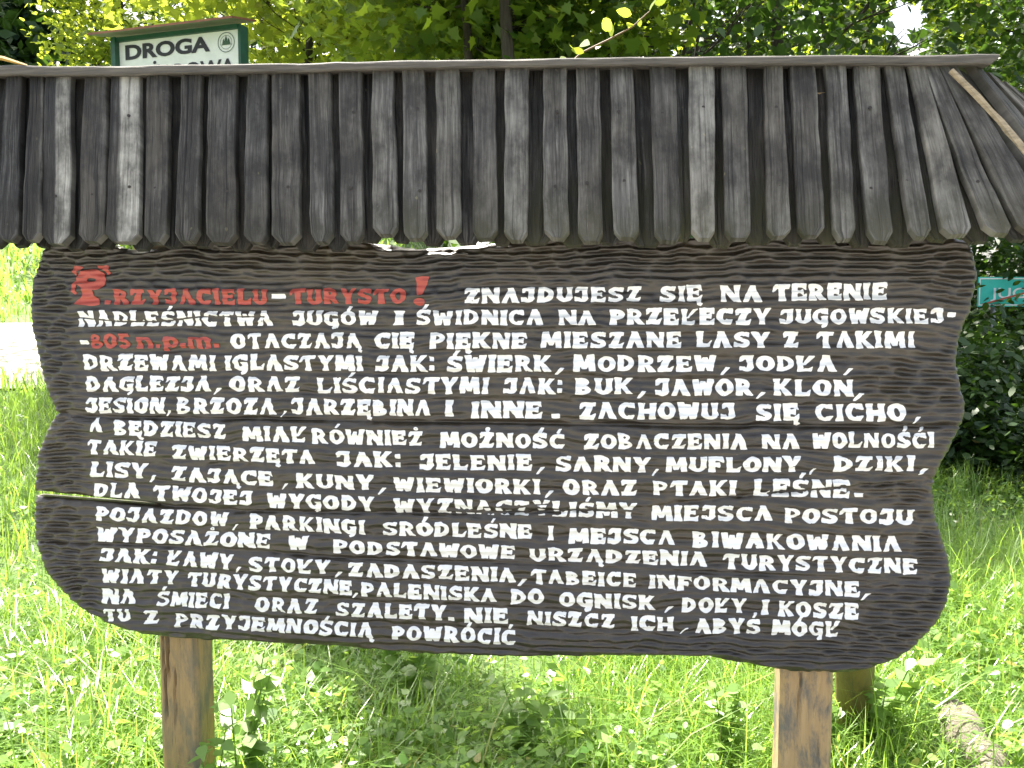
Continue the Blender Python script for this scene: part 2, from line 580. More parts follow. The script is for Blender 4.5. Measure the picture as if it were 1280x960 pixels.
# vectorised version on the face plane
def loc_np(px, py):
    c, s = math.cos(PITCH), math.sin(PITCH)
    x, y = (np.asarray(px, float) - 640) / F_PX, -(np.asarray(py, float) - 480) / F_PX
    rx, ry, rz = x, c + y * s, y * c - s
    den = rx * BACK.x + ry * BACK.y
    t = (BASE - EYE).dot(BACK) / den
    wx, wy, wz = rx * t + EYE.x - BASE.x, ry * t + EYE.y - BASE.y, rz * t + EYE.z
    return wx * U.x + wy * U.y, wz
def pix_np(u, z):
    """inverse of loc_np"""
    wx, wy, wz = BASE.x + u * U.x - EYE.x, BASE.y + u * U.y - EYE.y, z - EYE.z
    c, s = math.cos(PITCH), math.sin(PITCH)
    fw = wy * c - wz * s
    up = wy * s + wz * c
    return 640 + F_PX * wx / fw, 480 - F_PX * up / fw

OUTLINE = [(60, 306), (50, 328), (43, 350), (40, 380), (43, 410), (49, 440), (55, 470), (64, 495), (74, 517), (62, 540),
           (52, 565), (47, 600), (45, 640), (46, 670), (52, 692), (61, 712), (75, 731), (95, 750), (115, 765), (140, 779),
           (180, 790), (220, 796), (300, 800), (420, 806), (520, 815), (640, 820), (760, 818), (880, 819), (930, 828),
           (985, 837), (1040, 840), (1080, 836), (1112, 825), (1140, 806), (1163, 782), (1179, 752), (1186, 720),
           (1180, 692), (1170, 662), (1164, 640), (1163, 612), (1168, 590), (1184, 560), (1199, 530), (1203, 506),
           (1196, 482), (1190, 452), (1196, 422), (1206, 396), (1213, 370), (1217, 345), (1214, 325), (1206, 300), (1180, 294),
           (1000, 290), (905, 292), (880, 297), (855, 297), (830, 292), (720, 294), (645, 297), (622, 304), (590, 306), (560, 308), (520, 309), (490, 307), (462, 303), (440, 298), (400, 297), (240, 297), (212, 306), (180, 312), (150, 309), (120, 298), (80, 300)]
OUTLINE = [(630 + (x - 630) * 1.0105, y + (3 if y > 700 else 0)) for x, y in OUTLINE]   # the rounded rim eats a little
TEXTZONE = [(92, 345), (560, 345), (1120, 345), (1198, 385), (1198, 412), (1150, 440), (1080, 462), (1085, 496), (1158, 512), (1172, 545),
            (1165, 592), (1085, 612), (1148, 640), (1132, 690), (1150, 720), (1092, 748), (1080, 776), (1055, 800),
            (850, 800), (650, 812), (400, 800), (130, 785), (105, 600), (90, 420)]
JOINTS = [  # plank joints and long cracks, photograph pixels, (points, half width px, depth m)
    ([(60, 516), (110, 521), (400, 525.5), (550, 528), (700, 530.5), (950, 533), (1210, 534)], 1.5, 0.012),
    ([(30, 617), (130, 626), (190, 632), (300, 639), (400, 641), (560, 642), (660, 642), (790, 635), (960, 617), (1080, 607), (1175, 600)], 1.3, 0.009),
    ([(40, 677), (185, 682), (330, 690), (436, 699.5), (644, 705), (800, 712), (920, 718), (1190, 724)], 1.2, 0.009),
    ([(42, 405), (70, 403), (98, 397), (118, 399), (150, 402), (200, 402), (250, 396), (330, 396)], 0.7, 0.005),
    ([(560, 636), (640, 641), (720, 637), (800, 640), (840, 646)], 0.8, 0.004),
    ([(780, 722), (1000, 726), (1180, 727)], 0.8, 0.004),
]
ou, oz = loc_np([p[0] for p in OUTLINE], [p[1] for p in OUTLINE])
OUT_L = list(zip(ou, oz))
CELL = 0.0042
gu0, gz0 = ou.min() - 0.02, oz.min() - 0.02
NU, NZ = int((ou.max() - gu0 + 0.02) / CELL) + 1, int((oz.max() - gz0 + 0.02) / CELL) + 1
GU, GZ = np.meshgrid(gu0 + CELL * np.arange(NU), gz0 + CELL * np.arange(NZ))
GPX, GPY = pix_np(GU, GZ)
SD = poly_sd(GU, GZ, OUT_L)
SD = SD + 0.0022 * vnoise(GU * 24, GZ * 40, 11) + 0.0012 * vnoise(GU * 70, GZ * 70, 12)
# the open slit between the planks at the left
slit_hw = np.interp(GPX, [30, 60, 120, 190, 215], [3.4, 3.2, 2.6, 1.3, -2])
slit_px = line_d(GPX, GPY, JOINTS[1][0])
PX2M = 1 / 470.0
SD = np.where(GPX < 215, np.minimum(SD, (slit_px - slit_hw) * PX2M), SD)

def carve():
    tz = poly_sd(GPX, GPY, TEXTZONE)
    strong = np.clip(-(tz - 10) / 26, 0, 1)                       # 1 in the margins, 0 inside the lettering
    A = (0.0062 + 0.0085 * strong) * np.clip(.35 + SD / .05, .35, 1)
    wob = 0.8 * vnoise(GU * 3.2 + 7, GZ * 4, 21) + 0.34 * vnoise(GU * 11, GZ * 12, 22) + 0.12 * vnoise(GU * 30, GZ * 30, 23)
    pitch = 0.0195
    r = GZ / pitch + wob + 60
    row = np.floor(r).astype(int)
    f = r - row
    c = 4 * (f - 0.5) ** 2
    rnd = np.random.default_rng(5).uniform(0, 1, 400)
    rl = np.random.default_rng(6).uniform(0.055, 0.12, 400)
    s = GU / rl[row % 400] + rnd[row % 400] * 7 + 0.4 * vnoise(GU * 5, GZ * 9, 24) + 50
    seg = np.floor(s).astype(int)
    g = s - seg
    e = (2 * np.abs(g - 0.5)) ** 3
    dep = 0.55 + 0.45 * np.sin(row * 12.9 + seg * 78.2)
    amp = 0.75 + 0.45 * vnoise(GU * 6, GZ * 22, 28)
    lens = (1 - np.clip(c, 0, 1)) * (1 - (2 * np.abs(g - 0.5)) ** 2.4)
    h = A * (0.42 * c * amp + 0.92 * (0.6 - lens * (0.75 + 0.35 * dep)) + 0.12 * vnoise(GU * 40, GZ * 80, 29) - 0.45)
    # long shallow valleys between the rows of letters
    h = h + 0.0036 * (1 - strong) * np.sin((GPY - 0.018 * (GPX - 640) - 372) / 28.3 * 2 * math.pi + 1.5 + vnoise(GU * 2, GZ * 3, 31)) 
    h = h + 0.0010 * vnoise(GU * 40, GZ * 190, 25) + 0.0035 * vnoise(GU * 2.2, GZ * 5, 26)
    for pts, hw, dp in JOINTS:
        d = line_d(GPX, GPY, pts)
        wv = hw * (1 + 0.5 * vnoise(GU * 14, GZ * 3, 27))
        h = h - dp * np.exp(-(d / np.maximum(wv * 1.25, 0.4)) ** 2)
    # each plank warped a little on its own
    j1 = np.interp(GPX, *zip(*JOINTS[0][0])); j2 = np.interp(GPX, *zip(*JOINTS[1][0])); j3 = np.interp(GPX, *zip(*JOINTS[2][0]))
    pl = (GPY > j1).astype(float) * 0.002 - (GPY > j2) * 0.003 + (GPY > j3) * 0.0025
    h = h + pl
    # rounded rim, wider along the top where the edge was hewn off
    rim = 0.016 + 0.018 * np.clip(1.3 - np.abs(GPX - 545) / 80, 0, 1) * (GPY < 340) + 0.012 * np.clip(1 - np.abs(GPX - 180) / 50, 0, 1) * (GPY < 340)
    tt = np.clip(1 - SD / rim, 0, 1)
    h = h - rim * (1 - np.sqrt(np.clip(1 - tt * tt, 0, 1)))
    return h
H = carve()

def h_at(u, z):
    fx, fy = np.clip((u - gu0) / CELL, 0, NU - 1.001), np.clip((z - gz0) / CELL, 0, NZ - 1.001)
    i, j = fx.astype(int), fy.astype(int)
    a, b = fx - i, fy - j
    return (H[j, i] * (1 - a) + H[j, i + 1] * a) * (1 - b) + (H[j + 1, i] * (1 - a) + H[j + 1, i + 1] * a) * b

def build_panel():
    V, faces, bnd = march(SD)
    V = np.array(V)
    u, z = gu0 + CELL * V[:, 0], gz0 + CELL * V[:, 1]
    h = h_at(u, z)
    vs = [(a, -c, b) for a, b, c in zip(u, z, h)]
    n0 = len(vs)
    # sides: the boundary pulled back 5 cm, and a plain back
    back = {}
    fs = [list(f) for f in faces]
    for a, b in bnd:
        for k in (a, b):
            if k not in back:
                back[k] = len(vs)
                vs.append((vs[k][0], 0.05, vs[k][2]))
        fs.append([a, back[a], back[b], b])
    cent = len(vs)
    # back face as the same faces mirrored at coarse depth
    m = {}
    for f in faces:
        g = []
        for k in f:
            if k in back:
                g.append(back[k])
            else:
                if k not in m:
                    m[k] = len(vs)
                    vs.append((vs[k][0], 0.05, vs[k][2]))
                g.append(m[k])
        fs.append(g[::-1])
    me = bpy.data.meshes.new('carved_panel')
    me.from_pydata(vs, [], fs)
    me.polygons.foreach_set('use_smooth', [True] * len(faces) + [False] * (len(fs) - len(faces)))
    me.update()
    return link('carved_panel', me, M_CARVED, board)
build_panel()

# ------------------------------------------------------------------ hand-painted letters
def stem(x, y0=0.0, y1=1.0, w=.26, f=.36):
    k = min(.3, (y1 - y0) * .35)
    return [(x - f/2, y0), (x + f/2, y0), (x + w/2, y0 + k), (x + w/2, y1 - k), (x + f/2, y1), (x - f/2, y1), (x - w/2, y1 - k), (x - w/2, y0 + k)]
def dg(x0, y0, x1, y1, w0, w1):
    return [(x0 - w0/2, y0), (x0 + w0/2, y0), (x1 + w1/2, y1), (x1 - w1/2, y1)]
def ring(cx, cy, rx, ry, a0, a1, t, n=14):
    a = [math.radians(a0 + (a1 - a0) * k / n) for k in range(n + 1)]
    ix, iy = max(rx - t, .03), max(ry - t * .78, .03)
    return [(cx + rx * math.cos(q), cy + ry * math.sin(q)) for q in a] + [(cx + ix * math.cos(q), cy + iy * math.sin(q)) for q in reversed(a)]
def full(cx, cy, rx, ry, t):
    return [ring(cx, cy, rx, ry, 0, 190, t), ring(cx, cy, rx, ry, 180, 370, t)]
def rect(x0, y0, x1, y1):
    return [(x0, y0), (x1, y0), (x1, y1), (x0, y1)]
C_ = [ring(.44, .5, .44, .5, 48, 312, .29), [(.52, .74), (.86, .66), (.84, .98), (.60, 1.0)], [(.5, .0), (.72, .0), (.86, .3), (.56, .26)]]
E_ = [stem(.17, w=.30), [(.2, 1), (.74, 1), (.78, .66), (.56, .78), (.2, .80)], [(.2, .62), (.44, .60), (.62, .68), (.62, .34), (.44, .42), (.2, .40)],
      [(.2, 0), (.74, 0), (.80, .36), (.56, .21), (.2, .20)]]
L_ = [stem(.18, w=.28), [(.2, 0), (.72, 0), (.80, .40), (.58, .22), (.2, .22)]]
P_ = [stem(.20, w=.28), ring(.24, .66, .56, .34, -92, 92, .25)]
A_ = [dg(.13, 0, .44, 1, .26, .24), dg(.76, 0, .42, 1, .38, .30)]
Z_ = [[(.04, .62), (.16, .66), (.22, .77), (.82, .77), (.84, 1), (.12, 1), (.05, .9)], dg(.22, .02, .64, .98, .38, .34), [(.04, 0), (.74, 0), (.86, .36), (.64, .22), (.04, .22)]]
S_ = [ring(.40, .71, .38, .29, 25, 272, .26), ring(.40, .28, .40, .28, -155, 92, .26), [(.52, .78), (.76, .70), (.80, .96), (.62, 1.0)], [(.0, .05), (.16, .02), (.26, .22), (.02, .34)]]
O_ = full(.45, .5, .45, .5, .29)
N_ = [stem(.14, w=.24, f=.30), stem(.80, w=.24, f=.30), dg(.80, 0, .16, 1, .36, .38)]
ACU = lambda x: [dg(x - .04, 1.07, x + .12, 1.36, .16, .2)]
DOT = lambda x: [full(x, 1.2, .13, .13, .12)[0], full(x, 1.2, .13, .13, .12)[1]]
OGO = lambda x: [[(x - .12, .08), (x + .12, .08), (x + .10, -.10), (x + .22, -.17), (x + .12, -.32), (x - .06, -.24)]]
G_ = [ring(.44, .5, .44, .5, 48, 320, .29), [(.52, .74), (.86, .66), (.84, .98), (.60, 1.0)], [(.46, .50), (.86, .52), (.84, .12), (.74, -.16), (.50, -.24), (.46, -.12), (.60, .0), (.60, .3)]]
GLY = {
 'A': (.95, A_), 'B': (.88, [stem(.18, w=.28), ring(.22, .74, .46, .26, -92, 92, .22), ring(.22, .27, .58, .27, -92, 92, .24)]),
 'C': (.88, C_), 'D': (.92, [stem(.18, w=.28), ring(.22, .5, .64, .5, -92, 92, .28)]), 'E': (.82, E_),
 'F': (.78, [stem(.18, w=.28), [(.2, 1), (.74, 1), (.78, .64), (.56, .78), (.2, .79)], [(.2, .58), (.58, .62), (.58, .28), (.42, .36), (.2, .36)]]),
 'G': (.90, G_), 'H': (.95, [stem(.17), stem(.77), rect(.2, .37, .75, .62)]), 'I': (.38, [stem(.19, w=.26, f=.38)]),
 'J': (.76, [stem(.55, .22, 1, .28, .34), ring(.36, .29, .34, .29, 175, 365, .27), [(.04, .62), (.18, .66), (.26, .78), (.55, .78), (.55, 1), (.16, 1), (.06, .9)], [(.0, .05), (.2, .06), (.26, .28), (.0, .34)]]),
 'K': (.92, [stem(.17), dg(.30, .40, .74, 1, .24, .32), dg(.76, 0, .34, .58, .36, .24)]),
 'L': (.80, L_), 'Ł': (.90, [stem(.17, w=.26), [(.2, 0), (.70, 0), (.78, .32), (.58, .21), (.2, .20)], dg(.34, .40, .76, 1, .20, .25)]),
 'M': (1.12, [dg(.15, 0, .22, 1, .30, .30), dg(.97, 0, .90, 1, .34, .30), dg(.56, .14, .26, 1, .24, .32), dg(.56, .14, .86, 1, .22, .30)]),
 'N': (.95, N_), 'O': (.90, O_), 'P': (.82, P_), 'R': (.92, P_ + [dg(.78, 0, .42, .52, .36, .28)]), 'S': (.82, S_),
 'T': (.92, [stem(.48, w=.30, f=.40), [(.0, .58), (.12, .62), (.22, .77), (.88, .78), (.92, 1), (.14, 1), (.04, .86)]]),
 'U': (.88, [stem(.17, .25, 1), stem(.71, .25, 1), ring(.44, .33, .41, .33, 178, 362, .28)]),
 'W': (1.14, [dg(.30, 0, .16, 1, .30, .32), dg(.34, 0, .56, .86, .26, .22), dg(.76, 0, .58, .86, .26, .20), dg(.80, 0, .98, 1, .28, .34), rect(.2, 0, .5, .2), rect(.64, 0, .9, .2)]),
 'Y': (.92, [dg(.46, .36, .16, 1, .28, .36), dg(.46, .36, .78, 1, .24, .28), stem(.46, 0, .55, .27, .36)]),
 'Z': (.88, Z_), 'Ą': (.95, A_ + OGO(.80)), 'Ę': (.82, E_ + OGO(.62)), 'Ś': (.82, S_ + ACU(.46)), 'Ć': (.88, C_ + ACU(.5)), 'Ó': (.90, O_ + ACU(.48)),
 'Ż': (.88, Z_ + DOT(.46)), 'Ń': (.95, N_ + ACU(.5)),
 '.': (.26, [rect(.0, 0, .26, .26)]), ':': (.28, [rect(.02, .04, .26, .32), rect(.02, .60, .26, .88)]),
 ',': (.50, [dg(.08, -.23, .40, .20, .10, .20)]), '-': (.62, [rect(.0, .34, .62, .66)]),
 '!': (.40, [[(.10, .34), (.26, .34), (.44, 1.0), (.08, .97)], full(.14, .10, .14, .12, .13)[0], full(.14, .10, .14, .12, .13)[1]]),
 '8': (.80, full(.40, .75, .32, .25, .20) + full(.40, .28, .38, .28, .22)), '0': (.82, full(.41, .5, .41, .5, .25)),
 '5': (.78, [rect(.1, .80, .70, 1), rect(.1, .48, .32, 1), ring(.34, .31, .40, .31, -150, 110, .24)]),
 'n': (.84, [stem(.16, 0, .76, .24, .30), stem(.68, 0, .60, .24, .30), ring(.42, .44, .38, .32, 0, 180, .24)]),
 'p': (.82, [stem(.16, -.22, .76, .24, .30), full(.44, .38, .36, .38, .24)[0], full(.44, .38, .36, .38, .24)[1]]),
 'm': (1.2, [stem(.16, 0, .76, .22, .28), stem(.60, 0, .58, .22, .28), stem(1.04, 0, .58, .22, .28), ring(.38, .46, .33, .30, 0, 180, .22), ring(.82, .46, .33, .30, 0, 180, .22)]),
 # the large initial with two curls on top
 '¶': (1.0, [[(.08, 0), (.72, 0), (.66, .10), (.57, .18), (.55, .46), (.27, .46), (.25, .18), (.13, .10)],
             ring(.50, .64, .40, .27, 0, 190, .25, 20), ring(.50, .64, .40, .27, 180, 370, .25, 20),
             [(.0, .84), (.05, 1.0), (.27, .99), (.22, .93), (.12, .88), (.07, .76)], [(.68, .99), (.96, 1.0), (1.0, .82), (.93, .78), (.90, .90), (.80, .95)],
             ring(.13, .42, .15, .20, 110, 250, .10)]),
}
SUBN = 26
_gc = {}
def glyph_sd(ch):
    if ch not in _gc:
        w, polys = GLY[ch]
        xs = np.arange(-.16, w + .18, 1 / SUBN)
        ys = np.arange(-.40, 1.48, 1 / SUBN)
        X, Y = np.meshgrid(xs, ys)
        d = np.full(X.shape, -9.)
        for p in polys:
            d = np.maximum(d, poly_sd(X, Y, p))
        _gc[ch] = (w, X, Y, d)
    return _gc[ch]

CHIPS = [([(560, 637), (610, 641), (665, 641), (700, 642)], 2.2), ([(605, 634), (660, 633), (700, 638), (790, 639)], 1.2),
         ([(960, 617), (1080, 607)], 1.8), (JOINTS[3][0], 0.9), ([(640, 633), (690, 630)], 0.8)]
_seed = [0]
def paint_word(word, x0, x1, t0, b0, t1, b1, acc):
    gap = 0.12
    total = sum(GLY[c][0] for c in word) + gap * (len(word) - 1)
    cur = 0.0
    for ch in word:
        w, X, Y, d = glyph_sd(ch)
        _seed[0] += 1
        k = _seed[0]
        rr = random.Random(k * 7 + 1)
        ox, oy = rr.uniform(0, 200), rr.uniform(0, 200)
        F = d + 0.030 * vnoise(X * 2.4 + ox, Y * 2.4 + oy, 41) + 0.018 * vnoise(X * 6 + ox, Y * 6 + oy, 42) + 0.012 + rr.uniform(-.008, .014)
        sh = rr.uniform(-.035, .035)
        sy = rr.uniform(.97, 1.04)
        dy = rr.uniform(-.025, .025)
        xx = (cur + X + sh * Y) / total
        px = x0 + (x1 - x0) * xx
        top = t0 + (t1 - t0) * xx
        bot = b0 + (b1 - b0) * xx
        py = bot - (bot - top) * (Y * sy + dy)
        hpx = abs(b0 - t0)
        for pts, hw in CHIPS:
            dl = line_d(px, py, pts)
            if dl.min() < 6:
                F = np.minimum(F, (dl - hw * (1 + .5 * vnoise(px * .3, py * .3, 43))) / hpx)
        # worn specks
        wn_ = vnoise(px * .22, py * .8, 44) + .6 * vnoise(px * .7, py * 1.3, 45)
        F = np.minimum(F, (1.25 - wn_) * .25)
        V, faces, _ = march(F)
        if V:
            V = np.array(V)
            i, j = V[:, 0], V[:, 1]
            ii, jj = np.clip(i.astype(int), 0, X.shape[1] - 2), np.clip(j.astype(int), 0, X.shape[0] - 2)
            a, b = i - ii, j - jj
            def smp(T):
                return (T[jj, ii] * (1 - a) + T[jj, ii + 1] * a) * (1 - b) + (T[jj + 1, ii] * (1 - a) + T[jj + 1, ii + 1] * a) * b
            u, z = loc_np(smp(px), smp(py))
            h = h_at(u, z)
            base = len(acc[0])
            acc[0].extend([(p, -q - 0.0016, r) for p, q, r in zip(u, h, z)])
            acc[1].extend([[base + q for q in f] for f in faces])
        cur += w + gap

def lettering(words, mat, label=None):
    """one painted line of the text; its words are its pieces, a comma or stop belongs to the word before it"""
    line = empty('text_line')
    line.parent = board
    if label:
        line['label'] = label
    groups = []
    for wd in words:
        if wd[0] in (',', '.', '!') and groups:
            groups[-1].append(wd)
        elif wd[0] == '-' and groups and wd[1] > 1000:
            groups[-1].append(wd)
        elif groups and groups[-1][0][0] in ('¶',):
            groups[-1].append(wd)
        else:
            groups.append([wd])
    for g in groups:
        acc = ([], [])
        for wd in g:
            paint_word(*wd, acc)
        me = bpy.data.meshes.new('word')
        me.from_pydata(acc[0], [], acc[1])
        me.polygons.foreach_set('use_smooth', [True] * len(acc[1]))
        me.update()
        link('word', me, mat, line)

# the text as it stands on the board; word x0 x1 top0 base0 top1 base1, in photograph pixels
TEXT = """
ZNAJDUJESZ 580 802 360 378.5 359 377|SIĘ 825 878 357.5 377 357 376.5|NA 901 953 357 377 356.5 377|TERENIE 967 1109 356 376 354 374|- 340 356 362 379 362 379
NADLEŚNICTWA 98 341 389 408 389 407|JUGÓW 366 472 389 407 389.5 406|I 492 505 389 406 389 406|ŚWIDNICA 521 679 388 406 387.5 406|NA 699 745 388 405.5 388 405.5|PRZEŁECZY 762 963 386.5 405.5 385.5 405.5|JUGOWSKIEJ 975 1180 386 405 385.5 404|- 1185 1195 385 402 385 402
- 100 110 420 436 420 436|OTACZAJĄ 289 452 417.5 436 416 435|CIĘ 469 518 416 435 416 435|PIĘKNE 537 659 416 435.5 416 435.5|MIESZANE 676 852 415.5 435 415 434.5|LASY 870 962 415 434 415 434|Z 979 999 415 434 415 434|TAKIMI 1021 1143 414.5 434.5 414.5 434.5
DRZEWAMI 104 270 444 463 444 463|IGLASTYMI 281 454 444 463 444 463|JAK: 470 543 444.5 464 444.5 464|ŚWIERK 560 689 445 464.5 444.5 464.5|, 693 706 445 464 445 464|MODRZEW 717 896 444.5 464 444.5 464|, 900 912 445 464 445 464|JODŁA 924 1045 445 464 445 464|, 1053 1066 446 464 446 464
DAGLEZJA 108 264 470.5 489 471 489|, 266 277 471 489 471 489|ORAZ 288 376 471 489.5 471 489.5|LIŚCIASTYMI 397 611 472 491.5 472 492|JAK: 630 703 473 492 473 492|BUK 719 791 473 492.5 473 492.5|, 796 808 474 493 474 493|JAWOR 819 941 474 494 474 494|, 944 957 475 494 475 494|KLON 967 1066 474.5 494.5 474.5 495|, 1066 1079 476 496 476 496
JESION 109 206 497.5 516 497.5 516|, 207 216 498 516 498 516|BRZOZA 222 345 497.5 517 498 517.5|, 350 359 499 517 499 517|JARZĘBINA 365 539 498 518 500.5 520|I 556 567 500.5 520.5 500.5 520.5|INNE 589 678 502 522 502 522|. 690 699 503 522 503 522|ZACHOWUJ 724 919 503 523.5 504 524|SIĘ 945 999 505 525.5 505 525.5|CICHO 1019 1133 505 526 505 526|, 1139 1152 506 525 506 525
A 114 130 523 540 523 540|BĘDZIESZ 144 284 524.5 543 530 548|MIAŁ 304 384 532.5 551 533.5 552.5|RÓWNIEŻ 390 529 535.5 554.5 539 557|MOŻNOŚĆ 550 706 540 559 542 560.5|ZOBACZENIA 730 934 542.5 561 542.5 561.5|NA 952 1000 542.5 561 542.5 561|WOLNOŚĆI 1015 1168 541 560 541 560
TAKIE 110 197 550 567.5 552 569.5|ZWIERZĘTA 216 394 555.5 573 562 580|JAK: 421 501 564.5 583 565 584|JELENIE 525 665 567.5 587 568.5 587.5|, 670 680 569 588 569 588|SARNY 695 813 570 589 571 590|, 814 824 572 590 572 590|MUFLONY 832 1001 571 590 571 589.5|, 1010 1021 571 589 571 589|DZIKI 1042 1143 570 589 570 589|, 1147 1162 571 589 571 589
LISY 114 185 577 595.5 579.5 597.5|, 187 196 579 598 579 598|ZAJĄCE 215 342 583 601 589 607.5|, 351 360 590 608 590 608|KUNY 371 468 591 609.5 594 613|, 472 483 594 613 594 613|WIEWIORKI 492 675 595.5 614 599 618|, 680 691 600 618 600 618|ORAZ 704 797 599.5 618.5 600 619|PTAKI 816 920 600 619 600.5 619.5|LEŚNE 942 1063 599.5 620 600 623|. 1069 1079 604 622 604 622
DLA 117 175 604 621 605 623|TWOJEJ 192 316 607.5 625 614 632|WYGODY 335 469 616 634 620.5 639|WYZNACZYLIŚMY 492 796 622.5 641 628.5 648|MIEJSCA 814 966 631 650 633 651.5|POSTOJU 981 1142 634.5 653.5 637 656
POJAZDOW 119 285 634 650.5 641 659|, 289 298 641 659 641 659|PARKINGI 312 456 643 661 650 668|SRÓDLEŚNE 479 665 652 669 655.5 674|I 684 692 658 676 658 676|MEJSCA 711 844 660.5 679 662 680.5|BIWAKOWANIA 865 1127 665 684 671 689
WYPOSAŻONE 121 338 659 676 668 685.5|W 360 386 670.5 687 670.5 687|PODSTAWOWE 417 644 674.5 691 682.5 699.5|URZĄDZENIA 662 884 684.5 701 689.5 708|TURYSTYCZNE 904 1147 692 711 699 717
JAK: 126 196 685 701 688 705|ŁAWY 209 292 688 706 694 712|, 293 302 694 712 694 712|STOŁY 312 413 696 714 701 717.5|, 417 428 701 718 701 718|ZADASZENIA 436 645 702.5 719.5 709.5 727.5|, 647 658 710 728 710 728|TABEICE 664 796 711.5 729 716 734.5|INFORMACYJNE 811 1074 717.5 735.5 727 745|, 1073 1087 728 745 728 745
WIATY 127 223 710 727 713.5 730.5|TURYSTYCZNE 234 441 716 732.5 725.5 743|, 440 449 727 743 727 743|PALENISKA 452 621 727 744.5 735 752.5|DO 639 680 736 754 737 755.5|OGNISK 699 819 740 758 744 763|, 829 841 745 762 745 762|DOŁY 852 933 746 764.5 747 765.5|I 951 961 749 767 749 767|KOSZE 973 1073 750 769 755 773
NA 129 171 735.5 753 736.5 754|ŚMIECI 197 287 739.5 756.5 742.5 760|ORAZ 320 398 746 763 749.5 767|SZALETY 421 558 752 769 757.5 775|. 561 568 758 775 758 775|NIE 581 636 760.5 778.5 761 779|NISZCZ 659 769 763.5 780.5 767 785|ICH 789 842 769.5 787.5 770.5 788.5|, 848 861 770 788 770 788|ABYŚ 869 950 772.5 791.5 773 792|MÓGŁ 965 1050 774.5 793.5 776 795.5
TU 130 163 760 776 761 777|Z 180 200 763.5 779.5 763.5 779.5|PRZYJEMNOŚCIĄ 219 467 766 783 779 796|POWRÓCIĆ 490 645 782.5 799 787 806
"""
for line in TEXT.strip().splitlines():
    words = []
    for tok in line.split('|'):
        q = tok.split()
        words.append((q[0], *[float(x) for x in q[1:]]))
    lettering(words, M_WHITE)
lettering([('¶', 90, 136, 335, 380.5, 335, 380.5), ('.', 131, 137, 363, 380, 363, 380), ('RZYJACIELU', 141, 334, 362, 380.5, 361.5, 380.5),
           ('TURYSTO', 362, 507, 361, 380.5, 360.5, 379), ('!', 518, 534, 347, 381, 347, 381)], M_RED, 'red painted heading with a large ornamental initial')
lettering([('805', 112, 163, 417.5, 435.5, 417, 435), ('n.p.m.', 171, 273, 416.5, 435, 416, 435)], M_RED, 'red painted altitude figure')

# ------------------------------------------------------------------ the roof
D_TOP, D_BOT = -0.06, 0.11
def eave(x):
    return 297.0 + (2.5 if x < 400 else 0)
def ridge_y(x):
    return float(np.interp(x, [-200, 0, 640, 1250, 1400], [97, 94, 84, 81, 80]))

def slat(mb, tl, tr, bl, br, ytop, ybot, dt, db, thick, rnd, attr_fn, cut=9.0, clip=(0.24, 0.24), nst=16, grain=None):
    """one plank laid down the slope: corners in photograph pixels, top on the plane dt, foot on the plane db"""
    A, B = loc(tl, ytop, dt), loc(tr, ytop, dt)
    Cc, D = loc(bl, ybot, db), loc(br, ybot, db)
    plank(mb, A, B, Cc, D, thick, rnd, attr_fn, cut * PX2M, clip, nst, grain)

def plank(mb, A, B, Cc, D, thick, rnd, attr_fn, cut, clip=(0.24, 0.24), nst=16, grain=None):
    down = ((Cc + D) - (A + B)) * 0.5
    Ln = down.length
    across = (B - A).normalized()
    nrm = across.cross(down.normalized()).normalized()
    if nrm.y > 0 and abs(nrm.y) > 0.2:
        nrm = -nrm
    elif abs(nrm.y) <= 0.2 and nrm.z < 0:
        nrm = -nrm
    ts = [Ln * k / (nst - 3) for k in range(nst - 2)]
    ts = [t for t in ts if t < Ln - cut * 1.2] + [Ln - cut, Ln - cut * .45, Ln]
    ph = rnd.uniform(0, 100)
    gx, gy = rnd.uniform(0, 50), rnd.uniform(0, 50)
    bow = rnd.uniform(-.004, .004)
    tw = rnd.uniform(-.004, .004)
    prof = [(0, .7), (.035, .94), (.14, 1.0), (.30, 1.0), (.42, 1.0), (.5, 1.02), (.60, 1.0), (.74, 1.0), (.85, 1.0), (.965, .94), (1, .7), (1, -1), (0, -1)]
    rows = []
    at_ = []
    gr = []
    for t in ts:
        q = t / Ln
        l, r = A.lerp(Cc, q), B.lerp(D, q)
        w = (r - l).length
        wob = 0.0022
        l = l + across * wob * float(vnoise(ph, t * 16, 51))
        r = r + across * wob * float(vnoise(ph + 30, t * 16, 51))
        k = max(0.0, (t - (Ln - cut)) / cut)
        sl, sr = clip[0] * k, clip[1] * k
        l2, r2 = l.lerp(r, sl), r.lerp(l, sr)
        off = bow * math.sin(math.pi * q) + .003 * float(vnoise(ph, t * 7 + 9, 52))
        row = []
        for (a, b) in prof:
            p = l2.lerp(r2, a) + nrm * (thick * .5 * b + off + tw * (a - .5) * q * 2)
            if b > .9:
                p = p + nrm * .0012 * float(vnoise(ph + a * 9, t * 22, 53))
            row.append(p)
            at_.append(attr_fn(a, q))
            gr.append(((a * w + gx), (t + gy), 0))
        rows.append(row)
    n = len(prof)
    b0 = len(mb.v)
    vs = [p for row in rows for p in row]
    fs = []
    for i in range(len(rows) - 1):
        for k in range(n):
            a, b = i * n + k, i * n + (k + 1) % n
            fs.append((a, b, b + n, a + n))
    fs.append(tuple(range(n)))
    fs.append(tuple((len(rows) - 1) * n + k for k in range(n - 1, -1, -1)))
    mb.add(vs, fs, 0, at_)
    if grain is not None:
        grain += gr
    return nrm

def add_grain(o, grain):
    a = o.data.attributes.new('grain', 'FLOAT_VECTOR', 'POINT')
    g = np.zeros((len(o.data.vertices), 3), np.float32)
    g[:len(grain)] = np.array(grain, np.float32)
    a.data.foreach_set('vector', g.ravel())

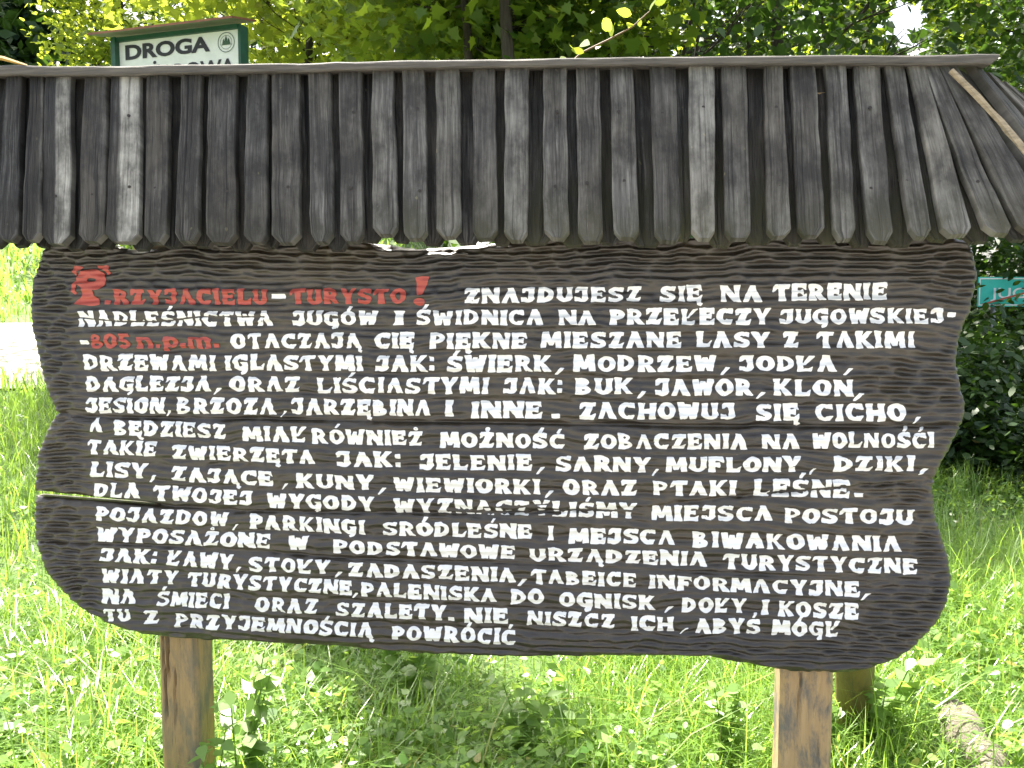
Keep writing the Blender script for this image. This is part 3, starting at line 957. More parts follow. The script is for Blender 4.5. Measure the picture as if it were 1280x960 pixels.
# top-left, top-right, foot-left, foot-right, foot y, brightness, pale amount
UPPER = [(-122, -92, -150, -116, 303, .42, 0), (-78, -48, -100, -68, 303, .40, 0), (-36, -6, -54, -22, 303, .42, 0),
         (12, 31, 0, 24, 302, .40, .0), (41, 57, 29, 54, 302, .36, 0), (60, 92, 54, 91, 306, .40, 3), (108, 135, 101, 132, 303, .44, .05),
         (141, 176, 134, 175, 304, .40, 4), (186, 213, 182, 211, 305, .46, .05), (229, 253, 220, 250, 303, .44, 0), (263, 296, 259, 296, 305, .52, .05),
         (311, 335, 306, 335, 304, .5, .08), (341, 375, 341, 376, 305, .55, .06), (387, 415, 390, 418, 304, .58, .12), (424, 452, 427, 455, 304, .56, .08),
         (466, 492, 467, 498, 295, .60, .22), (504, 531, 505, 535, 300, .62, .14), (546, 575, 546, 576, 298, .62, .22), (592, 619, 592, 623, 300, .56, .12),
         (632, 661, 631, 660, 302, .66, .38), (679, 708, 680, 711, 299, .64, .12), (720, 749, 723, 754, 303, .66, .12), (763, 791, 767, 799, 299, .66, .18),
         (812, 844, 819, 851, 303, .56, .10), (860, 893, 864, 893, 300, .72, .5), (901, 932, 907, 938, 300, .62, .18), (954, 977, 959, 988, 297, .58, .15),
         (987, 1018, 997, 1030, 297, .56, .08), (1030, 1056, 1041, 1068, 301, .62, .25), (1065, 1098, 1084, 1116, 303, .70, .25),
         (1105, 1128, 1136, 1164, 299, .68, .22), (1134, 1153, 1179, 1215, 295, .66, .3), (1151, 1169, 1230, 1266, 294, .60, .2), (1169, 1192, 1276, 1322, 294, .60, .15)]

def build_front_slope():
    rnd = random.Random(3)
    mb = MB()
    grain = []
    nails = []
    # under-boards bridging the gaps
    for k, (a, b) in enumerate(zip(UPPER[:-1], UPPER[1:])):
        tl, tr = a[1] - 9, b[0] + 9
        bl, br = a[3] - 9, b[2] + 9
        if tr - tl < 22:
            c_ = .5 * (tl + tr); tl, tr = c_ - 11, c_ + 11
        if b[0] - a[1] < 2 and b[2] - a[3] < 2:
            continue
        yb = min(a[4], b[4]) + rnd.uniform(5, 10)
        if k == 23:
            br -= 9; yb -= 4
        bri = .5 * (a[5] + b[5]) * rnd.uniform(.62, .98)
        moss = rnd.uniform(.5, 1.0) if a[0] > 560 else rnd.uniform(0, .35)
        slat(mb, tl, tr, bl, br, ridge_y(tl), yb, D_TOP - .034, D_BOT - .034, .018, rnd,
             lambda u, q, bri=bri, moss=moss: (bri, .0, moss * max(0, (q - .3)) * 1.3, 1), cut=9, clip=(.22, .22), grain=grain)
    for s in UPPER:
        tl, tr, bl, br, yb, bri, pale = s
        edge_l, edge_r = rnd.uniform(0, .5) ** 2, rnd.uniform(0, .6) ** 2
        bri *= rnd.uniform(.80, 1.15)
        def fn(u, q, bri=bri, pale=pale, tl=tl, el_=edge_l, er_=edge_r):
            p = pale if pale <= 1 else 0.0
            if pale <= 1:
                p = min(1, p + el_ * max(0, 1 - u * 7) + er_ * max(0, 1 - (1 - u) * 6))
            if pale == 3:
                p = 1.0 * max(0, min(1, (u - .42) * 9)) * max(0, min(1, (1.02 - u) * 12))
            if pale == 4:
                p = 1.0 * max(0, min(1, (u - .30) * 9)) * (0.15 if .50 < u < .60 else 1)
            m = max(0.0, (q - .72) * 2.0) * (.9 if tl > 500 else .3)
            return (bri, p, m, 1)
        x_ = .5 * (bl + br)
        slat(mb, tl, tr, bl, br, ridge_y(tl), yb, D_TOP, D_BOT, .023, rnd, fn, cut=rnd.uniform(8, 12),
             clip=(rnd.uniform(.18, .32), rnd.uniform(.18, .32)), grain=grain)
        for fr in (.26, .69):
            f2 = fr + rnd.uniform(-.03, .03)
            px = .5 * ((tl + tr) * (1 - f2) + (bl + br) * f2) + rnd.uniform(-6, 6)
            py = ridge_y(px) * (1 - f2) + yb * f2
            d = D_TOP * (1 - f2) + D_BOT * f2 + .0135
            nails.append(loc(px, py, d))
    for p in nails:                                                   # nail heads, slightly sunk
        vs, fs = [], []
        for k in range(8):
            a = k * math.pi / 4
            vs.append(p + Vector((math.cos(a) * .0042, -.0015, math.sin(a) * .0042)))
        for k in range(8):
            a = k * math.pi / 4
            vs.append(p + Vector((math.cos(a) * .0042, .006, math.sin(a) * .0042)))
        fs = [tuple(range(8))[::-1]] + [(k, (k + 1) % 8, 8 + (k + 1) % 8, 8 + k) for k in range(8)]
        mb.add(vs, fs, 1, (0.5, 0, 0, 1))
    o = mb.build('roof_slope', [M_SLAT, M_NAIL], board)
    add_grain(o, grain)
build_front_slope()

def build_roof_rest():
    rnd = random.Random(9)
    rl, rr_ = loc(-130, 92, D_TOP), loc(1188, 80, D_TOP)           # the ridge, left to right
    er = loc(1335, 288, D_BOT)
    el = loc(-215, 300, D_BOT)
    zr, ze = rl.z, .5 * (er.z + el.z)
    grain = []
    # right hip: planks from the ridge end down to the right eave
    mb = MB()
    hip_back = er + Vector((.50, .38, .02))
    t0, t1 = rr_ + Vector((.012, .0, -.022)), rr_ + Vector((.21, .10, -.105))
    n = 4
    for layer in (0, 1):
        for k in range(n + layer):
            sh = -.5 / n if layer else 0
            q0, q1 = k / n + .03 + sh, (k + 1) / n - (.05 if not layer else -.01) + sh
            q0 = max(q0, 0.0)
            a, b = t0.lerp(t1, q0), t0.lerp(t1, q1)
            e0, e1 = er.lerp(hip_back, q0), er.lerp(hip_back, q1)
            dz = Vector((.02, 0, .024)) * (0 if layer else 1)
            plank(mb, a + dz, b + dz, e0 + dz, e1 + dz, .022, rnd, lambda u, q, L=layer: (.34 if L else .5, .12, .2, 1), .02, grain=grain)
    o = mb.build('hip_slope', M_SLAT, board)
    add_grain(o, grain)
    grain = []
    mb = MB()
    n = 5
    for k in range(n):
        q0, q1 = k / n + .02, (k + 1) / n - .035
        hb = Vector((el.x, .42, el.z))
        a = rl + Vector((-.035, .02 + .16 * q0, 0))
        b = rl + Vector((-.035, .02 + .16 * q1, 0))
        plank(mb, a, b, el.lerp(hb, q0), el.lerp(hb, q1), .024, rnd, lambda u, q: (.5, 0, 0, 1), .02, grain=grain)
    o = mb.build('hip_slope', M_SLAT, board)
    add_grain(o, grain)
    # back slope, out of sight, made short to let the sun in
    grain = []
    mb = MB()
    x = rl.x + .02
    while x < rr_.x - .05:
        w = rnd.uniform(.075, .10)
        Lk = rnd.uniform(.38, .5)
        px_ = float(pix_np(np.array([x]), np.array([zr]))[0][0])
        if (90 < px_ < 220 or 290 < px_ < 610) and rnd.random() < .62:                          # boards shortened here so the sun lights the panel's top edge
            Lk = rnd.uniform(.10, .14)
        zk = rl.z + (rr_.z - rl.z) * (x - rl.x) / (rr_.x - rl.x) - .05
        a = Vector((x, -D_TOP + .05, zk)); b = Vector((x + w, -D_TOP + .05, zk))
        c = a + Vector((0, .16 * Lk / .5, -.42 * Lk)); d = b + Vector((0, .16 * Lk / .5, -.42 * Lk))
        plank(mb, a, b, c, d, .02, rnd, lambda u, q: (.55, .1, 0, 1), .02, nst=8, grain=grain)
        x += w + .012
    o = mb.build('roof_slope', M_SLAT, board)
    add_grain(o, grain)
    # hip battens
    mb = MB()
    a = loc(1189, 88, D_TOP + .040); b = loc(1288, 200, D_TOP + .105); c = loc(1345, 264, D_BOT + .035)
    mid = loc(1250, 152, D_TOP + .07)
    mb.tube([a, a.lerp(mid, .5) + Vector((.004, 0, -.003)), mid, b, c], [.007, .0085, .009, .010, .010], 6, rough=.25, rnd=rnd)
    mb.build('hip_batten', M_PALEWOOD, board)
    mb = MB()
    a = loc(34, 82, D_TOP + .03); b = loc(4, 73, D_TOP + .02); c = loc(-80, 62, D_TOP + .02)
    mb.tube([a, b, c], [.003, .006, .007], 4, rough=.1, rnd=rnd)
    mb.build('ridge_batten', M_YELLOW, board)
    # ridge cap: one long sawn board, its front edge towards the viewer
    mb = MB()
    xs = np.linspace(rl.x - .05, loc(1249, 74, D_TOP + .03).x, 60)
    vs, fs = [], []
    pxs, _ = pix_np(xs, np.full_like(xs, zr))
    for i, x in enumerate(xs):
        px = float(pxs[i])
        top = float(np.interp(px, [-200, 0, 60, 320, 640, 960, 1250, 1400], [84, 81, 83, 79.5, 73, 69, 67, 66]))
        bot = float(np.interp(px, [-200, 0, 60, 320, 640, 960, 1250, 1400], [97, 94, 95, 90.5, 83, 80, 80, 79]))
        zt, zb = loc(px, top, D_TOP + .035).z, loc(px, bot, D_TOP + .035).z
        j = .0015 * float(vnoise(x * 14, 3, 61))
        j2 = .0015 * float(vnoise(x * 17, 9, 61))
        e = .02 if i == len(xs) - 1 else 0.0
        yf = -D_TOP - .035 + j
        for (y, z) in ((yf + .0015, zt - .003 + j2), (yf, zt - .006), (yf, zb + .003), (yf + .004, zb + j2), (yf + .13, zb + .01), (yf + .13, zt + .012), (yf + .004, zt + j2)):
            vs.append((x - (e if z < .5 * (zt + zb) else 0), y, z))
    m_ = 7
    for i in range(len(xs) - 1):
        for k in range(m_):
            p, q = i * m_ + k, i * m_ + (k + 1) % m_
            fs.append((p, p + m_, q + m_, q))
    fs.append(tuple(range(m_)))
    fs.append(tuple((len(xs) - 1) * m_ + k for k in range(m_ - 1, -1, -1)))
    mb.add(vs, fs)
    mb.build('ridge_cap', M_CAP, board)
    # rafters: purlins under the slope and the rail that ties the posts
    mb = MB()
    x0, x1 = rl.x - .02, rr_.x + .02
    mb.box(x0, x1, -D_TOP + .03, -D_TOP + .06, zr - .22, zr - .15)
    mb.build('purlin', M_RAFTER, board)
    mb = MB()
    mb.box(el.x + .25, er.x - .3, .002, .045, ze + .05, ze + .10)
    mb.build('purlin', M_RAFTER, board)
build_roof_rest()

# ------------------------------------------------------------------ posts and brace
def post(px0, px1, mat, name='post', seed=1, crack=None):
    rnd = random.Random(seed)
    yb = .056
    a, b = loc(px0, 900, -yb), loc(px1, 900, -yb)
    w = b.x - a.x
    dp = .105
    top = loc(640, 130, D_TOP).z
    prof = [(0, .012), (.012, 0), (w - .012, 0), (w, .012), (w, dp - .01), (w - .01, dp), (.01, dp), (0, dp - .01)]
    # dense front so that the drying crack is a real groove
    front = [.012 + (w - .024) * k / 22 for k in range(23)]
    prof = [(0, .012)] + [(x, 0) for x in front] + [(w, .012), (w, dp - .01), (w - .01, dp), (.01, dp), (0, dp - .01)]
    zs = np.concatenate([np.linspace(-.3, 0.15, 4), np.linspace(.2, .95, 60), np.linspace(1.0, top, 5)])
    vs, fs = [], []
    n = len(prof)
    for z in zs:
        for (x, y) in prof:
            dx = .0018 * float(vnoise(x * 30 + seed * 9, z * 6, 71))
            dy = .0022 * float(vnoise(x * 60 + seed * 9, z * 4, 72)) if y < .005 else 0
            if crack and y < .005:
                for (cx, cz0, cz1, lean, dep) in crack:
                    if cz0 < z < cz1:
                        c = cx + lean * (z - cz0) + .003 * float(vnoise(z * 20, seed, 73))
                        fade = min(1, (z - cz0) / .05, (cz1 - z) / .05)
                        dy += dep * fade * math.exp(-((x - c) / .0028) ** 2)
            vs.append((a.x + x + dx, yb + y + dy, z))
    for i in range(len(zs) - 1):
        for k in range(n):
            p, q = i * n + k, i * n + (k + 1) % n
            fs.append((p, q, q + n, p + n))
    fs.append(tuple(range(n - 1, -1, -1)))
    fs.append(tuple((len(zs) - 1) * n + k for k in range(n)))
    mb = MB()
    mb.add(vs, fs)
    return mb.build(name, mat, board)
p1 = post(200, 248, M_POST_L, seed=2, crack=[(.030, .42, .86, .004, .02), (.024, .3, .62, -.03, .012), (.05, .28, .5, .0, .01)])
p1['label'] = 'grey brown weathered post with long drying cracks'
p2 = post(974, 1041, M_POST_R, seed=5, crack=[(.05, .40, .64, .0, .008), (.10, .30, .56, .01, .006)])
p2['label'] = 'ochre post with flaking dark paint'

def build_brace():
    rnd = random.Random(4)
    mb = MB()
    g = on_ground(1066, 945)
    t = Vector((.96, 2.36, 1.25))
    pts = [g.lerp(t, q) for q in (-.03, .02, .1, .3, .6, 1.0)]
    pts = [Vector(((p - BASE).dot(U), (p - BASE).dot(BACK), p.z)) for p in pts]
    mb.tube(pts, [.02, .035, .055, .06, .06, .055], 12, rough=.03, rnd=rnd)
    mb.build('brace', M_BRACE, board, smooth=True)
build_brace()

# ------------------------------------------------------------------ small road signs behind
def text_mesh(body, size, bold=0.0):
    cu = bpy.data.curves.new('letters', 'FONT')
    cu.body = body
    cu.size = size
    cu.offset = bold
    cu.extrude = 0.0
    cu.resolution_u = 4
    o = bpy.data.objects.new('letters', cu)
    COL.objects.link(o)
    bpy.context.view_layer.update()
    dg_ = bpy.context.evaluated_depsgraph_get()
    me = bpy.data.meshes.new_from_object(o.evaluated_get(dg_))
    bpy.data.objects.remove(o)
    bpy.data.curves.remove(cu)
    return me

def put_text(body, mat, parent, x0, x1, z0, z1, y, bold, name='lettering', rest=0.0):
    """letters fitted into a box on the plane y of the parent; z0..z1 is the height of the capitals"""
    me = text_mesh(body, 1.0, bold)
    co = np.empty(len(me.vertices) * 3, np.float32)
    me.vertices.foreach_get('co', co)
    co = co.reshape(-1, 3)
    cap = text_mesh('H', 1.0, bold)
    c2 = np.empty(len(cap.vertices) * 3, np.float32)
    cap.vertices.foreach_get('co', c2)
    c2 = c2.reshape(-1, 3)
    lo, hi = c2[:, 1].min(), c2[:, 1].max()
    bpy.data.meshes.remove(cap)
    a, b = co[:, 0].min(), co[:, 0].max()
    out = np.stack([x0 + (co[:, 0] - a) / (b - a) * (x1 - x0), np.full(len(co), y), z0 + (co[:, 1] - lo) / (hi - lo) * (z1 - z0)], -1)
    me.vertices.foreach_set('co', out.astype(np.float32).ravel())
    me.update()
    return link(name, me, mat, parent)

def build_fire_road_sign():
    Y = 6.5
    K = Y / 4.2
    yaw = -R(17)
    c = at(224, 45, Y)
    base = Vector((c.x, c.y, 0))
    s = empty('road_sign', base, yaw,
              label='small white sign in a green frame under a red edged little roof', cat='sign')
    Uu = Vector((math.cos(yaw), math.sin(yaw), 0)); Bb = Vector((-math.sin(yaw), math.cos(yaw), 0))
    def L(px, py, d=0):
        r = ray(px, py)
        o = base - Bb * d
        t = (o - EYE).dot(Bb) / r.dot(Bb)
        p = EYE + r * t - base
        return Vector((p.dot(Uu), p.dot(Bb), p.z))
    tl, tr = L(149, 54), L(299, 36)
    x0, x1 = tl.x, tr.x
    zt = .5 * (tl.z + tr.z)
    zb = zt - .36 * K
    green = mat_simple('green_frame_paint', (0.009, 0.060, 0.032), .5, 14, .3, .001)
    white = mat_simple('white_sign_face', (0.62, 0.64, 0.62), .45, 9, .10, .0005)
    red = mat_simple('red_brown_roof_paint', (0.19, 0.07, 0.035), .6, 12, .35, .001)
    grey = mat_simple('grey_green_soffit', (0.16, 0.17, 0.13), .8, 12, .3, .002)
    black = mat_simple('black_sign_print', (0.012, 0.012, 0.012), .5, 30, .3, .0003)
    emb = mat_simple('dark_green_print', (0.03, 0.075, 0.035), .5, 30, .3, .0003)
    mb = MB(); mb.box(x0, x1, 0, .012 * K, zb, zt); mb.build('panel', white, s)
    mb = MB()
    mb.box(x0 - .026 * K, x0, -.03 * K, .03 * K, zb - .02 * K, zt + .02 * K)
    mb.box(x1, x1 + .014 * K, -.012 * K, .05 * K, zb - .02 * K, zt + .02 * K)
    mb.box(x0, x1, -.018 * K, .03 * K, zt, zt + .02 * K)
    mb.box(x0, x1, -.012 * K, .03 * K, zb - .02 * K, zb)
    mb.build('frame', green, s)
    # little roof: a slab leaning forward over the face
    mb = MB()
    q0, q1 = x0 - .10 * K, x1 + .03 * K
    zf = zt + .012 * K
    vs = [(q0, -.10 * K, zf + .005), (q1, -.10 * K, zf + .005), (q1, .10 * K, zf + .05 * K), (q0, .10 * K, zf + .05 * K)]
    vs2 = [(a, b, z + .010 * K) for a, b, z in vs]
    mb.add(vs + vs2, [(0, 3, 2, 1)], 1)
    mb.add(vs + vs2, [(4, 5, 6, 7), (0, 1, 5, 4), (1, 2, 6, 5), (2, 3, 7, 6), (3, 0, 4, 7)], 0)
    mb.build('roof', [red, grey], s)
    a, b = L(157, 66), L(263, 55)
    ca = L(210, 70).z; cb = L(210, 51).z
    put_text('DROGA', black, s, a.x, b.x, ca, cb, -.004, .04)
    a2, b2 = L(157, 88), L(294, 76)
    t2 = L(225, 79.5).z
    put_text('POŻAROWA', black, s, a2.x, b2.x, t2 - (cb - ca), t2, -.004, .022)
    # round emblem: ring, and three trees inside
    ec = L(283, 53)
    rad = .046 * K
    mb = MB()
    def disc_ring(r0, r1):
        n = 28
        vs = [(ec.x + r * math.cos(2 * math.pi * k / n), -.004, ec.z + r * math.sin(2 * math.pi * k / n)) for r in (r0, r1) for k in range(n)]
        mb.add(vs, [(k, (k + 1) % n, n + (k + 1) % n, n + k) for k in range(n)])
    disc_ring(rad * .93, rad)
    disc_ring(rad * .66, rad * .70)
    for dx, h_, w_ in ((-.013 * K, .030 * K, .013 * K), (.0, .042 * K, .016 * K), (.014 * K, .032 * K, .013 * K)):
        bx, bz = ec.x + dx, ec.z - .018 * K
        for k in range(3):
            z0_ = bz + .006 * K + k * h_ * .26
            y_ = -.0042 - .0003 * (k + (2 if dx == 0 else 0))
            mb.add([(bx - w_ * (1 - k * .25), y_, z0_), (bx + w_ * (1 - k * .25), y_, z0_), (bx, y_, z0_ + h_ * .48)], [(0, 1, 2)])
    mb.build('emblem', emb, s)
    mb = MB()
    mb.box(x0 + .03, x0 + .12, .031 * K, .14, -.4, zt)
    mb.build('post', M_POST_L, s)
    mb = MB()
    mb.box(x1 - .12, x1 - .03, .031 * K, .14, -.4, zt)
    mb.build('post', M_POST_L, s)
build_fire_road_sign()

def build_town_sign():
    Y = 11.0
    tl = at(1225, 346, Y)
    s = empty('town_sign', (tl.x + .62, tl.y, float(land_z(tl.x, Y))), -R(4), label='teal place name sign with a red slash, half hidden by the bushes on the right', cat='sign')
    z1 = tl.z - s.location.z
    z0 = z1 - .38
    teal = mat_simple('teal_sign_paint', (0.015, 0.46, 0.38), .4, 6, .12, .0003)
    wh = mat_simple('white_sign_print', (0.75, 0.77, 0.75), .45, 20, .1, .0003)
    rd = mat_simple('red_slash_paint', (0.42, 0.09, 0.04), .45, 20, .2, .0003)
    gal = mat_simple('galvanised_steel', (0.35, 0.36, 0.36), .45, 20, .2, .0005, metal=.8)
    mb = MB(); mb.box(-.62, .62, 0, .01, z0, z1); mb.build('panel', teal, s)
    mb = MB()
    mb.box(-.605, .605, -.004, -.002, z1 - .03, z1 - .014)
    mb.box(-.605, .605, -.004, -.002, z0 + .014, z0 + .03)
    mb.box(-.605, -.59, -.004, -.002, z0 + .03, z1 - .03)
    mb.box(.59, .605, -.004, -.002, z0 + .03, z1 - .03)
    mb.build('border', wh, s)
    put_text('JUGÓW', wh, s, -.46, .46, z0 + .11, z1 - .14, -.004, .01)
    mb = MB()
    mb.add([(-.58, -.008, z0 + .035), (-.50, -.008, z0 + .035), (.58, -.008, z1 - .04), (.50, -.008, z1 - .04),
            (-.58, -.006, z0 + .035), (-.50, -.006, z0 + .035), (.58, -.006, z1 - .04), (.50, -.006, z1 - .04)],
           [(0, 1, 2, 3), (7, 6, 5, 4), (0, 4, 5, 1), (1, 5, 6, 2), (2, 6, 7, 3), (3, 7, 4, 0)])
    mb.build('slash', rd, s)
    for x in (-.4, .4):
        mb = MB(); mb.tube([(x, .045, -.2), (x, .045, z1)], [.03, .03], 10); mb.build('post', gal, s, True)
build_town_sign()

# ------------------------------------------------------------------ foliage
LEAFS = {
    'oval': np.array([(0, 0), (.22, .22), (.27, .5), (.16, .8), (0, 1), (-.16, .8), (-.27, .5), (-.22, .22)]) - (0, .0),
    'maple': np.array([(0, -.05), (.12, .12), (.42, .05), (.34, .26), (.56, .46), (.30, .50), (.22, .62), (0, 1.0), (-.22, .62), (-.30, .50), (-.56, .46), (-.34, .26), (-.42, .05), (-.12, .12)]),
    'ovate': np.array([(0, 0), (.20, .10), (.32, .32), (.24, .58), (.10, .82), (0, 1.05), (-.10, .82), (-.24, .58), (-.32, .32), (-.20, .10)]),
    'rhomb': np.array([(0, 0), (.26, .45), (0, 1), (-.26, .45)]),
    'needle': np.array([(-.07, 0), (.07, 0), (.05, 1), (-.05, 1)]),
}
def leaf_cloud(centres, sizes, shape, rng, flat=0.55, yellow=0.0, tone=None, droop=0.15):
    """many separate leaves: returns verts, faces, tint arrays"""
    sh = LEAFS[shape]
    n, k = len(centres), len(sh)
    nrm = rng.normal(size=(n, 3))
    nrm[:, 2] = np.abs(nrm[:, 2]) * 1.0 + flat
    nrm /= np.linalg.norm(nrm, axis=1)[:, None]
    d = rng.normal(size=(n, 3))
    d[:, 2] -= droop * 2
    d -= nrm * (d * nrm).sum(1)[:, None]
    d /= np.linalg.norm(d, axis=1)[:, None] + 1e-9
    s = np.cross(d, nrm)
    sz = np.asarray(sizes)[:, None, None]
    curl = rng.uniform(-.25, .25, n)[:, None, None]
    fold = rng.uniform(0, .35, n)[:, None, None]
    x = sh[None, :, 0, None]
    y = sh[None, :, 1, None]
    v = centres[:, None, :] + sz * (s[:, None, :] * x + d[:, None, :] * y + nrm[:, None, :] * (curl * (y - .5) ** 2 * 1.5 + fold * np.abs(x)))
    f = np.arange(n * k).reshape(n, k)
    t = np.zeros((n, k, 4), np.float32)
    t[..., 0] = (np.clip(rng.normal(.5, .25, n), 0, 1) if tone is None else np.clip(tone + rng.normal(0, .15, n), 0, 1))[:, None]
    t[..., 1] = (rng.random(n) < yellow)[:, None] * .7
    t[..., 3] = 1
    return v.reshape(-1, 3), f, t.reshape(-1, 4)

def make_tree(label, base, height, crown_r, crown_lo, leaf, mat, n_leaf, leaf_size, seed, trunk_r=.16, lean=(0, 0), cat='tree',
              name='broadleaf_tree', group='trees behind the notice board', squash=1.0, skew=(0, 0), forks=0, extra_stems=0, flat=.55, holes=None, clump=.16, shade_bough=None):
    rng = np.random.default_rng(seed)
    rnd = random.Random(seed)
    x, y = base
    z = float(land_z(x, y))
    root = empty(name, (x, y, z), 0, label=label, cat=cat, group=group)
    mb = MB()
    tips = []
    def bough(p, d, ln, r, depth):
        pts, rad = [p], [r]
        q, dd = p.copy(), d.copy()
        m_ = 5
        for i in range(m_):
            dd = (dd + Vector((rnd.uniform(-.22, .22), rnd.uniform(-.22, .22), rnd.uniform(-.06, .16)))).normalized()
            q = q + dd * ln / m_
            pts.append(q.copy()); rad.append(r * (1 - .75 * (i + 1) / m_))
            if depth < 2 and i >= 1:
                for _ in range(2 if depth == 0 else 1):
                    a = rnd.uniform(0, 2 * math.pi)
                    sd = (dd + Vector((math.cos(a), math.sin(a), rnd.uniform(-.1, .5))) * .9).normalized()
                    bough(q.copy(), sd, ln * rnd.uniform(.4, .6), rad[-1] * .6, depth + 1)
        tips.append(q.copy())
        if depth > 0:
            tips.append(pts[-2].copy())
        mb.tube(pts, rad, 6 if depth else 8, cap=False)
    tp = []
    H_ = height * .86
    for i in range(9):
        q = i / 8
        tp.append(Vector((lean[0] * q * H_ + .10 * math.sin(q * 5 + seed), lean[1] * q * H_ + .10 * math.cos(q * 4 + seed), -.3 + q * (H_ + .3))))
    mb.tube(tp, [trunk_r * (1.25 if i == 0 else 1) * (1 - .78 * i / 8) for i in range(9)], 12, cap=False, rough=.05, rnd=rnd)
    for e in range(extra_stems):
        a = rnd.uniform(-1, 1); b = rnd.uniform(-.5, .5)
        ex = [Vector((a * .3 + a * q * 1.6, b * .3 + b * q, -.2 + q * H_ * .7)) + Vector((.1 * math.sin(q * 6 + e), 0, 0)) for q in (0, .2, .4, .6, .8, 1)]
        mb.tube(ex, [trunk_r * .45 * (1 - .7 * q) for q in (0, .2, .4, .6, .8, 1)], 7, cap=False)
    nb = 11
    for i in range(nb):
        q = crown_lo / height + (1 - crown_lo / height) * (i + .5) / nb * .85
        k = min(7, int(q / .86 * 8)); p = tp[k].lerp(tp[k + 1], min(1, q / .86 * 8 - k))
        a = i * 2.4 + rnd.uniform(-.5, .5)
        ln = crown_r * (1.0 - .55 * max(0, (q - .5))) * rnd.uniform(.55, .85)
        d = Vector((math.cos(a) + skew[0], math.sin(a) + skew[1], rnd.uniform(.05, .55))).normalized()
        bough(p, d, ln, trunk_r * .34 * (1.15 - q), 0)
    extra = None
    if shade_bough:  # unseen bough above the frame, added so its leaves shade the grass
        bp = [Vector(p) - Vector((x, y, z)) for p in shade_bough]
        mb.tube(bp, [.05 * (1 - .8 * i / (len(bp) - 1)) for i in range(len(bp))], 7, cap=False)
        extra = []
        for i in range(52):
            q = (.56 + .44 * i / 51) * (len(bp) - 1)
            k = min(int(q), len(bp) - 2)
            extra.append(np.array(bp[k].lerp(bp[k + 1], q - k)) + rng.normal(0, .09, 3))
        extra = np.array(extra)
    mb.build('trunk', M_BARK, root, smooth=True)
    # leaves gathered round the twig ends and through the crown's volume
    tips_a = np.array([tuple(t) for t in tips])
    nc = n_leaf // 14
    pick = tips_a[rng.integers(0, len(tips_a), nc)] + rng.normal(0, .10 * crown_r, (nc, 3))
    # fill some clumps freely in an uneven shell
    m2 = nc // 2
    dirs = rng.normal(size=(m2, 3)); dirs /= np.linalg.norm(dirs, axis=1)[:, None]
    rr = crown_r * (.55 + .45 * rng.random(m2) ** .5) * (1 + .22 * vnoise(dirs[:, 0] * 2.3 + seed, dirs[:, 2] * 2.3 + dirs[:, 1], 81))
    ch = (height - crown_lo) * .55
    free = np.stack([dirs[:, 0] * rr + lean[0] * H_ * .7 + skew[0] * crown_r * .4, dirs[:, 1] * rr + lean[1] * H_ * .7 + skew[1] * crown_r * .4,
                     crown_lo + ch + dirs[:, 2] * rr / crown_r * ch * squash], -1)
    pick[:m2] = free
    cs = np.repeat(pick, 14, 0) + rng.normal(0, clump * crown_r * .8, (nc * 14, 3)) * np.array([1, 1, .55])
    clt = np.repeat(np.clip(rng.normal(.5, .2, nc), 0, 1), 14)
    if extra is not None:
        ex = np.repeat(extra, 20, 0) + rng.normal(0, .10, (len(extra) * 20, 3))
        cs = np.concatenate([cs, ex]); clt = np.concatenate([clt, np.full(len(ex), .4)])
    if holes:
        keep = np.ones(len(cs), bool)
        for (hx0, hx1, hy0, hy1) in holes:                            # openings in the crown where the sky shows
            w = cs + np.array([x, y, z]) - np.array(EYE)
            sx = w[:, 0] / np.maximum(w[:, 1], .1); sz = w[:, 2] / np.maximum(w[:, 1], .1)
            r2 = ((sx - hx0) / hx1) ** 2 + ((sz - hy0) / hy1) ** 2
            keep &= r2 > 1 + .5 * vnoise(cs[:, 0] * 2, cs[:, 2] * 2, 82)
        cs, clt = cs[keep], clt[keep]
    v, f, t = leaf_cloud(cs, rng.uniform(.65, 1.25, len(cs)) * leaf_size, leaf, rng, flat, .01, clt)
    mesh_const('crown', v, f, t, mat, root)
    return root

def make_conifer(label, base, height, r, seed):
    rng = np.random.default_rng(seed)
    x, y = base
    z = float(land_z(x, y))
    root = empty('spruce_tree', (x, y, z), 0, label=label, cat='tree', group='trees behind the notice board')
    mb = MB()
    mb.tube([(0, 0, -.3), (0, 0, height * .5), (0, 0, height)], [.3, .18, .02], 10, cap=False)
    cs, szs = [], []
    zz = 1.5
    while zz < height:
        q = zz / height
        rl_ = r * (1 - q) ** .8 + .15
        nb = 9
        for k in range(nb):
            a = rng.uniform(0, 2 * math.pi)
            end = Vector((math.cos(a) * rl_, math.sin(a) * rl_, zz - rl_ * .28))
            mb.tube([(0, 0, zz), tuple(Vector((0, 0, zz)).lerp(end, .5) + Vector((0, 0, .06))), tuple(end)], [.035, .02, .008], 4, cap=False)
            m = int(34 * rl_) + 8
            u = rng.random(m) ** .7
            side = rng.normal(0, .16 * rl_, m) * u
            cs.append(np.stack([math.cos(a) * rl_ * u - math.sin(a) * side, math.sin(a) * rl_ * u + math.cos(a) * side, zz - rl_ * .28 * u - np.abs(rng.normal(0, .18, m))], -1))
        zz += .42
    cs = np.concatenate(cs)
    v, f, t = leaf_cloud(cs, rng.uniform(.3, .6, len(cs)), 'rhomb', rng, .3, 0, None, .5)
    mb.build('trunk', M_BARK, root)
    mesh_const('crown', v, f, t, M_NEEDLE, root)
    return root

